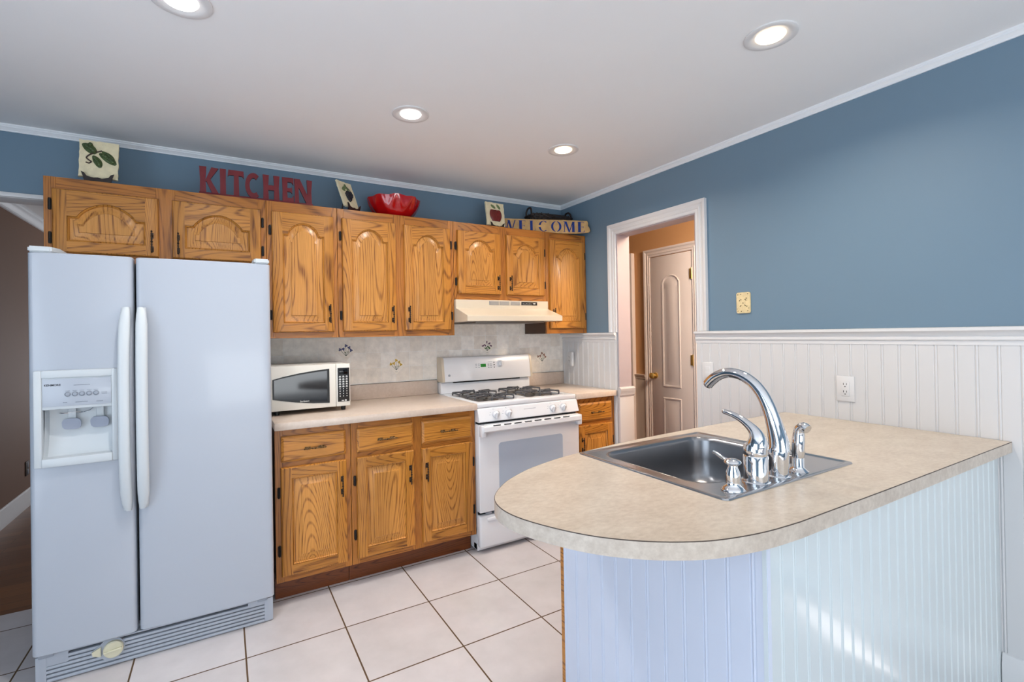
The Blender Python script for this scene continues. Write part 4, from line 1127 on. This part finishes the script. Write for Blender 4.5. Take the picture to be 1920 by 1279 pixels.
# patterned plate on the blue wall
yc, zc = -1.626, 1.4825
t = thing('decorative_plate', (-.0005, yc, zc - .057), 'small cream patterned decorative plate on the blue wall', 'wall plate')
bm = nb(); prism(bm, [(yc - .040 + p[0], p[1]) for p in rrect(0, .080, 1.4255, 1.5405, .010, 4)], YZ, -.0005, -.0085)
bmesh.ops.bevel(bm, geom=[e for e in bm.edges if all(v.co.x < -.008 for v in e.verts)], offset=.002, segments=2, affect='EDGES')
build('plate', bm, M['platein'], t)
bm = nb()
for dy, dz, a, ln in ((.012, .018, 40, .007), (.020, .013, -40, .006), (-.014, .016, 40, .011), (-.020, .025, 0, .008), (0, -.001, 90, .006), (.014, -.016, -40, .009), (-.012, -.014, 40, .010), (-.022, -.019, 0, .006),
                      (.030, .046, 0, .006), (.012, .048, 0, .006), (-.028, .048, 0, .006), (.030, -.044, 0, .006), (.010, -.046, 0, .006), (-.027, -.044, 0, .006), (.034, -.032, 0, .004), (-.033, -.03, 0, .004)):
    box(bm, -.0096, -.0082, yc + dy - ln / 2, yc + dy + ln / 2, zc + dz - .002, zc + dz + .002, .0004, rot=Matrix.Rotation(radians(a), 3, 'X'))
build('pattern', bm, M['dot'], t, ang=0)
# ------------------------------------------------------------------ decorations on top of the wall cabinets
TOP = 2.0925
def rough_slab(bm, w, h, th, seed):
    """slab with a ragged outline, local x across, z up from 0, front at y = -th"""
    rnd = random.Random(seed); pts = []; n = 14
    for k in range(n): pts.append((-w / 2 + w * k / n, rnd.uniform(0, .0035)))
    for k in range(n): pts.append((w / 2 - rnd.uniform(0, .0035), h * k / n))
    for k in range(n): pts.append((w / 2 - w * k / n, h - rnd.uniform(0, .0035)))
    for k in range(n): pts.append((-w / 2 + rnd.uniform(0, .0035), h - h * k / n))
    prism(bm, pts, XZ, 0, -th); return bm
def place(bm, loc, yaw, lean):
    """leans back, turns about z, then moves"""
    m = Matrix.Translation(loc) @ Matrix.Rotation(yaw, 4, 'Z') @ Matrix.Rotation(-lean, 4, 'X')
    bmesh.ops.transform(bm, matrix=m, verts=bm.verts); return bm
def easel(label, loc, yaw, lean, w, group='small dark display stands'):
    """low dark stand with two scrolled arms"""
    t = thing('display_stand', (loc[0], loc[1], TOP), label, 'display stand', group)
    bm = nb(); h = loc[2] - TOP
    box(bm, -w * .42, w * .42, -.030, .012, TOP - loc[2], TOP - loc[2] + .008, .003)
    pts = [(-w * .40, -h + .004), (w * .40, -h + .004), (w * .44, .0), (w * .50, .024), (w * .40, .018), (w * .33, .004), (w * .12, -.004), (0, .0), (-w * .12, -.004), (-w * .33, .004), (-w * .40, .018), (-w * .50, .024), (-w * .44, 0)]
    prism(bm, pts, XZ, -.024, -.031)
    m = Matrix.Translation(loc) @ Matrix.Rotation(yaw, 4, 'Z'); bmesh.ops.transform(bm, matrix=m, verts=bm.verts)
    build('front_rest', bm, M['stand'], t)
    bm = nb(); tube(bm, [(0, .010, -h + .007), (0, .045, .085)], .004, 8); tube(bm, [(0, .045, .085), (0, .085, -h + .004)], .004, 8)
    bmesh.ops.transform(bm, matrix=m, verts=bm.verts); build('back_strut', bm, M['stand'], t)
def plaque(label, loc, yaw, lean, w, h, seed):
    t = thing('plaster_plaque', loc, label, 'plaque', 'cream plaster plaques on stands')
    bm = rough_slab(nb(), w, h, .013, seed); place(bm, loc, yaw, lean); build('slab', bm, M['plaque'], t, ang=20)
    return t
def relief(name, parent, bm, m, loc, yaw, lean): place(bm, loc, yaw, lean); return build(name, bm, m, parent, ang=50)
YF = -.0135
# pea pods
L1, y1_, l1_ = (-2.990, -.235, 2.122), 0.0, radians(9)
easel('dark scrolled stand holding the pea pod plaque above the refrigerator', L1, y1_, l1_, .125)
t = plaque('cream plaque with green pea pods above the refrigerator', L1, y1_, l1_, .153, .192, 1)
def pod(bm, a, b, r):
    a = Vector((a[0], YF, a[1])); b = Vector((b[0], YF, b[1])); n = 9; path = [a + (b - a) * k / n + Vector((.004 * sin(pi * k / n), 0, 0)) for k in range(n + 1)]
    tube(bm, path, [max(.0012, r * sin(pi * (k + .35) / (n + .7)) ** .6) for k in range(n + 1)], 10, flat=.55, flat_axis=Vector((0, 1, 0)))
    for k in range(2, n - 1): ball(bm, path[k] + Vector((0, -r * .35, 0)), r * .55, 8)
bm = nb(); pod(bm, (.002, .128), (.066, .078), .0185); pod(bm, (-.022, .112), (.006, .054), .0165); pod(bm, (.012, .140), (.060, .098), .012)
pod(bm, (-.062, .168), (-.012, .124), .021); pod(bm, (-.050, .150), (-.030, .172), .017)
relief('pea_pods', t, bm, M['pea'], L1, y1_, l1_)
bm = nb(); tube(bm, smooth_path([(.012, YF - .003, .142), (-.012, YF - .003, .130), (-.034, YF - .003, .115), (-.046, YF - .003, .098), (-.036, YF - .003, .086), (-.028, YF - .003, .080), (-.036, YF - .003, .071), (-.048, YF - .003, .074)], 4), .0032, 7)
relief('tendril', t, bm, M['vine'], L1, y1_, l1_)
# grapes
L2, y2_, l2_ = (-1.785, -.225, 2.122), radians(34), radians(22)
easel('dark stand holding the grape plaque between the red letters and the red bowl', L2, y2_, l2_, .11)
t = plaque('leaning cream plaque with black grapes left of the red bowl', L2, y2_, l2_, .122, .182, 2)
bm = nb(); rnd = random.Random(4)
for r, n in ((.104, 3), (.092, 4), (.080, 4), (.068, 3), (.056, 2), (.047, 1)):
    for k in range(n): ball(bm, (.010 + (k - (n - 1) / 2) * .0135 + rnd.uniform(-.002, .002) - (.104 - r) * .25, YF - .003, r), .0098, 10)
relief('grapes', t, bm, M['grape'], L2, y2_, l2_)
bm = nb()
for x, z, a, s in ((-.018, .132, 30, 1), (-.004, .148, 70, .9), (-.026, .118, -10, .8), (.010, .130, 110, .8)):
    q = nb(); ball(q, (0, 0, 0), .015 * s, 10, (1.3, .18, .75)); bmesh.ops.rotate(q, verts=q.verts, cent=(0, 0, 0), matrix=Matrix.Rotation(radians(-a), 3, 'Y')); bmesh.ops.translate(q, verts=q.verts, vec=(x, YF - .001, z)); merge(bm, q)
relief('vine_leaves', t, bm, M['leaf'], L2, y2_, l2_)
bm = nb(); tube(bm, smooth_path([(.0, YF - .002, .150), (.014, YF - .002, .138), (.026, YF - .002, .128), (.034, YF - .002, .112)], 4), .0018, 6); relief('tendril', t, bm, M['vine'], L2, y2_, l2_)
# apple
L3, y3_, l3_ = (-.757, -.215, 2.114), radians(4), radians(8)
easel('dark stand holding the apple plaque left of the welcome board', L3, y3_, l3_, .12)
t = plaque('cream plaque with a dark red apple left of the welcome board', L3, y3_, l3_, .158, .176, 3)
bm = nb()
for x, s in ((-.022, 1), (.022, 1), (0, .9)):
    q = nb(); rings = []
    for k in range(9):
        u = k / 8; zc = .034 + .084 * u; r = .0265 * (sin(pi * (u * .78 + .12)) ** .6) * s
        rings.append([(x * (.75 + .5 * u) + r * 1.08 * cos(a), YF - .002 - .42 * r * sin(a), zc) for a in [2 * pi * j / 14 for j in range(14)]])
    loft(q, rings, True, True, True); merge(bm, q)
relief('apple', t, bm, M['apple'], L3, y3_, l3_)
bm = nb()
for x, z, a in ((-.016, .143, -32), (.030, .146, -50)):
    q = nb(); ball(q, (0, 0, 0), .017, 12, (1.35, .2, .62)); bmesh.ops.rotate(q, verts=q.verts, cent=(0, 0, 0), matrix=Matrix.Rotation(radians(-a), 3, 'Y')); bmesh.ops.translate(q, verts=q.verts, vec=(x, YF - .001, z)); merge(bm, q)
relief('leaves', t, bm, M['leaf'], L3, y3_, l3_)

# KITCHEN letters on a strip
t = thing('letter_sign', (-2.295, -.262, TOP), 'red wooden letters spelling KITCHEN on top of the wall cabinets', 'letter sign')
bm = nb(); box(bm, -2.575, -2.012, -.272, -.252, TOP, TOP + .018, .002); build('base_strip', bm, M['red_sign'], t)
stem = lambda a, b: [(a, 0), (b, 0), (b - .03, .5), (b + .02, 1), (a - .02, 1), (a + .02, .5)]
GL = {
 'K': [stem(.0, .34), [(.26, .42), (.62, 1.0), (1.0, .98), (.52, .50)], [(.30, .52), (.54, .56), (1.02, 0), (.66, 0)]],
 'I': [stem(.05, .95)],
 'T': [[(.36, 0), (.70, 0), (.67, .9), (.39, .9)], [(.0, .74), (.12, .80), (.88, .80), (1.0, .72), (.98, 1.0), (.05, 1.0)]],
 'H': [stem(.0, .34), stem(.66, 1.0), [(.3, .40), (.7, .40), (.7, .60), (.3, .60)]],
 'E': [stem(.0, .45), [(.3, .82), (.80, .82), (.98, .72), (.98, 1.0), (.3, 1.0)], [(.3, .43), (.72, .43), (.86, .36), (.84, .64), (.72, .58), (.3, .58)], [(.3, 0), (1.0, 0), (1.0, .30), (.80, .18), (.3, .18)]],
 'N': [stem(.0, .26), stem(.72, 1.0), [(0, 1.0), (.30, 1.0), (1.0, 0), (.70, 0)]],
}
def arc_poly(cx, cy, ro, ri, a0, a1, sx=1, n=16, rix=None):
    o = [(cx + ro * sx * cos(radians(a0 + (a1 - a0) * k / n)), cy + ro * sin(radians(a0 + (a1 - a0) * k / n))) for k in range(n + 1)]
    i = [(cx + (rix or ri * sx) * cos(radians(a0 + (a1 - a0) * k / n)), cy + ri * sin(radians(a0 + (a1 - a0) * k / n))) for k in range(n + 1)]
    return o, i
XS = {0: (-2.572, -2.486), 1: (-2.481, -2.450), 2: (-2.444, -2.366), 3: (-2.361, -2.285), 4: (-2.272, -2.190), 5: (-2.174, -2.114), 6: (-2.110, -2.017)}
z0, hgt = TOP + .014, .140
for k, ch in enumerate('KITCHEN'):
    a, b = XS[k]; bm = nb(); f = lambda p, q: (a + (b - a) * p[0], q, z0 + hgt * p[1])
    if ch == 'C':
        o, i = arc_poly(.55, .5, .5, .30, 52, 308, 1.08, 20, .26)
        for m in range(len(o) - 1): prism(bm, [o[m], o[m + 1], i[m + 1], i[m]], f, -.268, -.256)
        bmesh.ops.remove_doubles(bm, verts=bm.verts, dist=1e-5)
    else:
        for j, poly in enumerate(GL[ch]): prism(bm, poly, f, -.268 - j * .0003, -.256 + j * .0003)
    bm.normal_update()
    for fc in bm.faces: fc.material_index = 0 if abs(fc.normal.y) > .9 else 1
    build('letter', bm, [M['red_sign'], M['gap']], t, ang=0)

# red bowl
cx, cy = -1.497, -.172
t = thing('ceramic_bowl', (cx, cy, TOP), 'glossy red ceramic bowl with leaf relief and scalloped rim on the wall cabinets', 'bowl')
bm = nb(); rings = []; n = 96
prof = [(.060, .001), (.090, .001), (.102, .008), (.120, .028), (.138, .054), (.152, .082), (.160, .106), (.164, .124), (.158, .124), (.151, .104), (.126, .058), (.095, .022), (.04, .012)]
for j, (r, h) in enumerate(prof):
    ring = []
    for k in range(n):
        a = 2 * pi * k / n; lift = 0; rr = r
        if 3 <= j <= 8:
            w = .5 + .5 * cos(9 * a + h * 22); w2 = .5 + .5 * cos(9 * a - h * 30 + 1.2)
            rr = r + .0085 * max(w ** 4, w2 ** 4)
        if j in (7, 8): lift = .0055 * abs(sin(4.5 * a)) - .002
        ring.append((cx + rr * cos(a), cy + rr * sin(a), TOP + h + lift))
    rings.append(ring)
loft(bm, rings, True, True, True); build('bowl_body', bm, M['red_gl'], t, ang=45)

# WELCOME board: leans from the back wall to the front corner
pA, pB = Vector((-.690, -.150, 0)), Vector((-.030, -.385, 0)); u = (pB - pA).normalized(); nrm = Vector((u.y, -u.x, 0))
Lw = (pB - pA).length
t = thing('welcome_board', ((pA.x + pB.x) / 2, (pA.y + pB.y) / 2, TOP), 'weathered pine board with blue WELCOME lettering in the corner on the cabinets', 'sign')
def bw(p, q): v = pA + u * p[0] + nrm * q; return (v.x, v.y, TOP + .002 + p[1])
ends = [(Lw, .010), (Lw + .012, .022), (Lw + .006, .045), (Lw - .006, .062), (Lw - .004, .082), (Lw - .012, .098)]
lower = [(0, 0), (Lw * .3, -.0015), (Lw * .6, -.0015), (Lw * .85, 0)]
bm = nb(); prism(bm, lower + ends + [(Lw * .7, .101), (Lw * .4, .099), (0, .102)], bw, 0, -.017)
build('board', bm, M['board'], t, ang=25)
def ser(x0, x1, y): return [(x0, y), (x1, y), (x1, y + .03), (x0, y + .03)]
def LT(ch):
    
    if ch == 'W': return [[(.0, 1), (.19, 1), (.39, 0), (.28, 0)], [(.29, 0), (.36, 0), (.53, 1), (.46, 1)], [(.40, 1), (.58, 1), (.78, 0), (.67, 0)], [(.69, 0), (.76, 0), (1.0, 1), (.93, 1)], ser(-.05, .2, .97), ser(.9, 1.05, .97)]
    if ch == 'E': return [[(.12, 0), (.48, 0), (.48, 1), (.12, 1)], ser(0, .92, .97), ser(0, .95, 0), ser(.55, .85, .49), [(.88, .97), (.92, .97), (.92, .80)], [(.85, .03), (.95, .03), (1, .25)], [(.85, .38), (.85, .62), (.78, .5)]]
    if ch == 'L': return [[(.17, 0), (.55, 0), (.55, 1), (.17, 1)], ser(0, .7, .97), ser(0, .9, 0), [(.8, .03), (.9, .03), (1, .3)]]
    if ch == 'M': return [[(.05, 0), (.10, 0), (.15, 1), (.10, 1)], [(.08, 1), (.28, 1), (.58, 0), (.44, 0)], [(.47, 0), (.54, 0), (.85, 1), (.78, 1)], [(.74, 0), (.97, 0), (.95, 1), (.76, 1)], ser(-.05, .18, 0), ser(.7, 1.02, 0), ser(0, .2, .97), ser(.78, 1.0, .97)]
    r = []
    segs = ((50, 168), (192, 310)) if ch == 'C' else ((-78, 78), (102, 258))
    for a0, a1 in segs:
        o, i = arc_poly(.5, .5, .5, .46, a0, a1, 1.0, 12, .29)
        r += [[o[m], o[m + 1], i[m + 1], i[m]] for m in range(12)]
    return r
SP = [('W', .020, .125), ('E', .145, .205), ('L', .228, .280), ('C', .302, .382), ('O', .400, .482), ('M', .498, .590), ('E', .607, .668)]
for ch, a, b in SP:
    bm = nb()
    for poly in LT(ch):
        prism(bm, poly, lambda p, q: bw((a + (b - a) * p[0], .010 + .080 * p[1]), q), -.0165, .0008 + random.random() * .0002)
    build('letter', bm, M['ink'], t, ang=0)

# wicker basket behind the board
cx, cy, wx, wy = -.225, -.135, .19, .095
t = thing('wicker_basket', (cx, cy, TOP), 'dark wicker basket with ring handles behind the welcome board', 'basket')
bm = nb(); pts = []
N_ = 72
for lay in range(11):
    z = TOP + .010 + lay * .0145; g = .80 + .20 * lay / 10
    path = []
    for k in range(N_ + 1):
        a = 2 * pi * k / N_; wob = .004 * (1 if (k // 2 + lay) % 2 else -1)
        cxs = math.copysign(abs(cos(a)) ** .55, cos(a)); sys_ = math.copysign(abs(sin(a)) ** .55, sin(a))
        path.append((cx + (wx * g + wob) * cxs, cy + (wy * g + wob) * sys_, z))
    tube(bm, path, .0078, 6)
for k in range(0, N_, 4):
    a = 2 * pi * k / N_; cxs = math.copysign(abs(cos(a)) ** .55, cos(a)); sys_ = math.copysign(abs(sin(a)) ** .55, sin(a))
    tube(bm, [(cx + wx * .79 * cxs, cy + wy * .79 * sys_, TOP + .005), (cx + wx * 1.0 * cxs, cy + wy * 1.0 * sys_, TOP + .168)], .004, 5)
box(bm, cx - wx * .78, cx + wx * .78, cy - wy * .78, cy + wy * .78, TOP, TOP + .01, .003)
build('woven_body', bm, M['wicker'], t, ang=60)
for s in (-1, 1):
    bm = nb(); tube(bm, smooth_path([(cx + s * wx * .99, cy - .034, TOP + .150), (cx + s * wx * 1.0, cy - .036, TOP + .185), (cx + s * wx * .98, cy - .018, TOP + .212), (cx + s * wx * .97, cy + .018, TOP + .212), (cx + s * wx * .99, cy + .036, TOP + .185), (cx + s * wx * .98, cy + .034, TOP + .150)], 4), .0075, 8)
    build('handle', bm, M['wicker'], t)
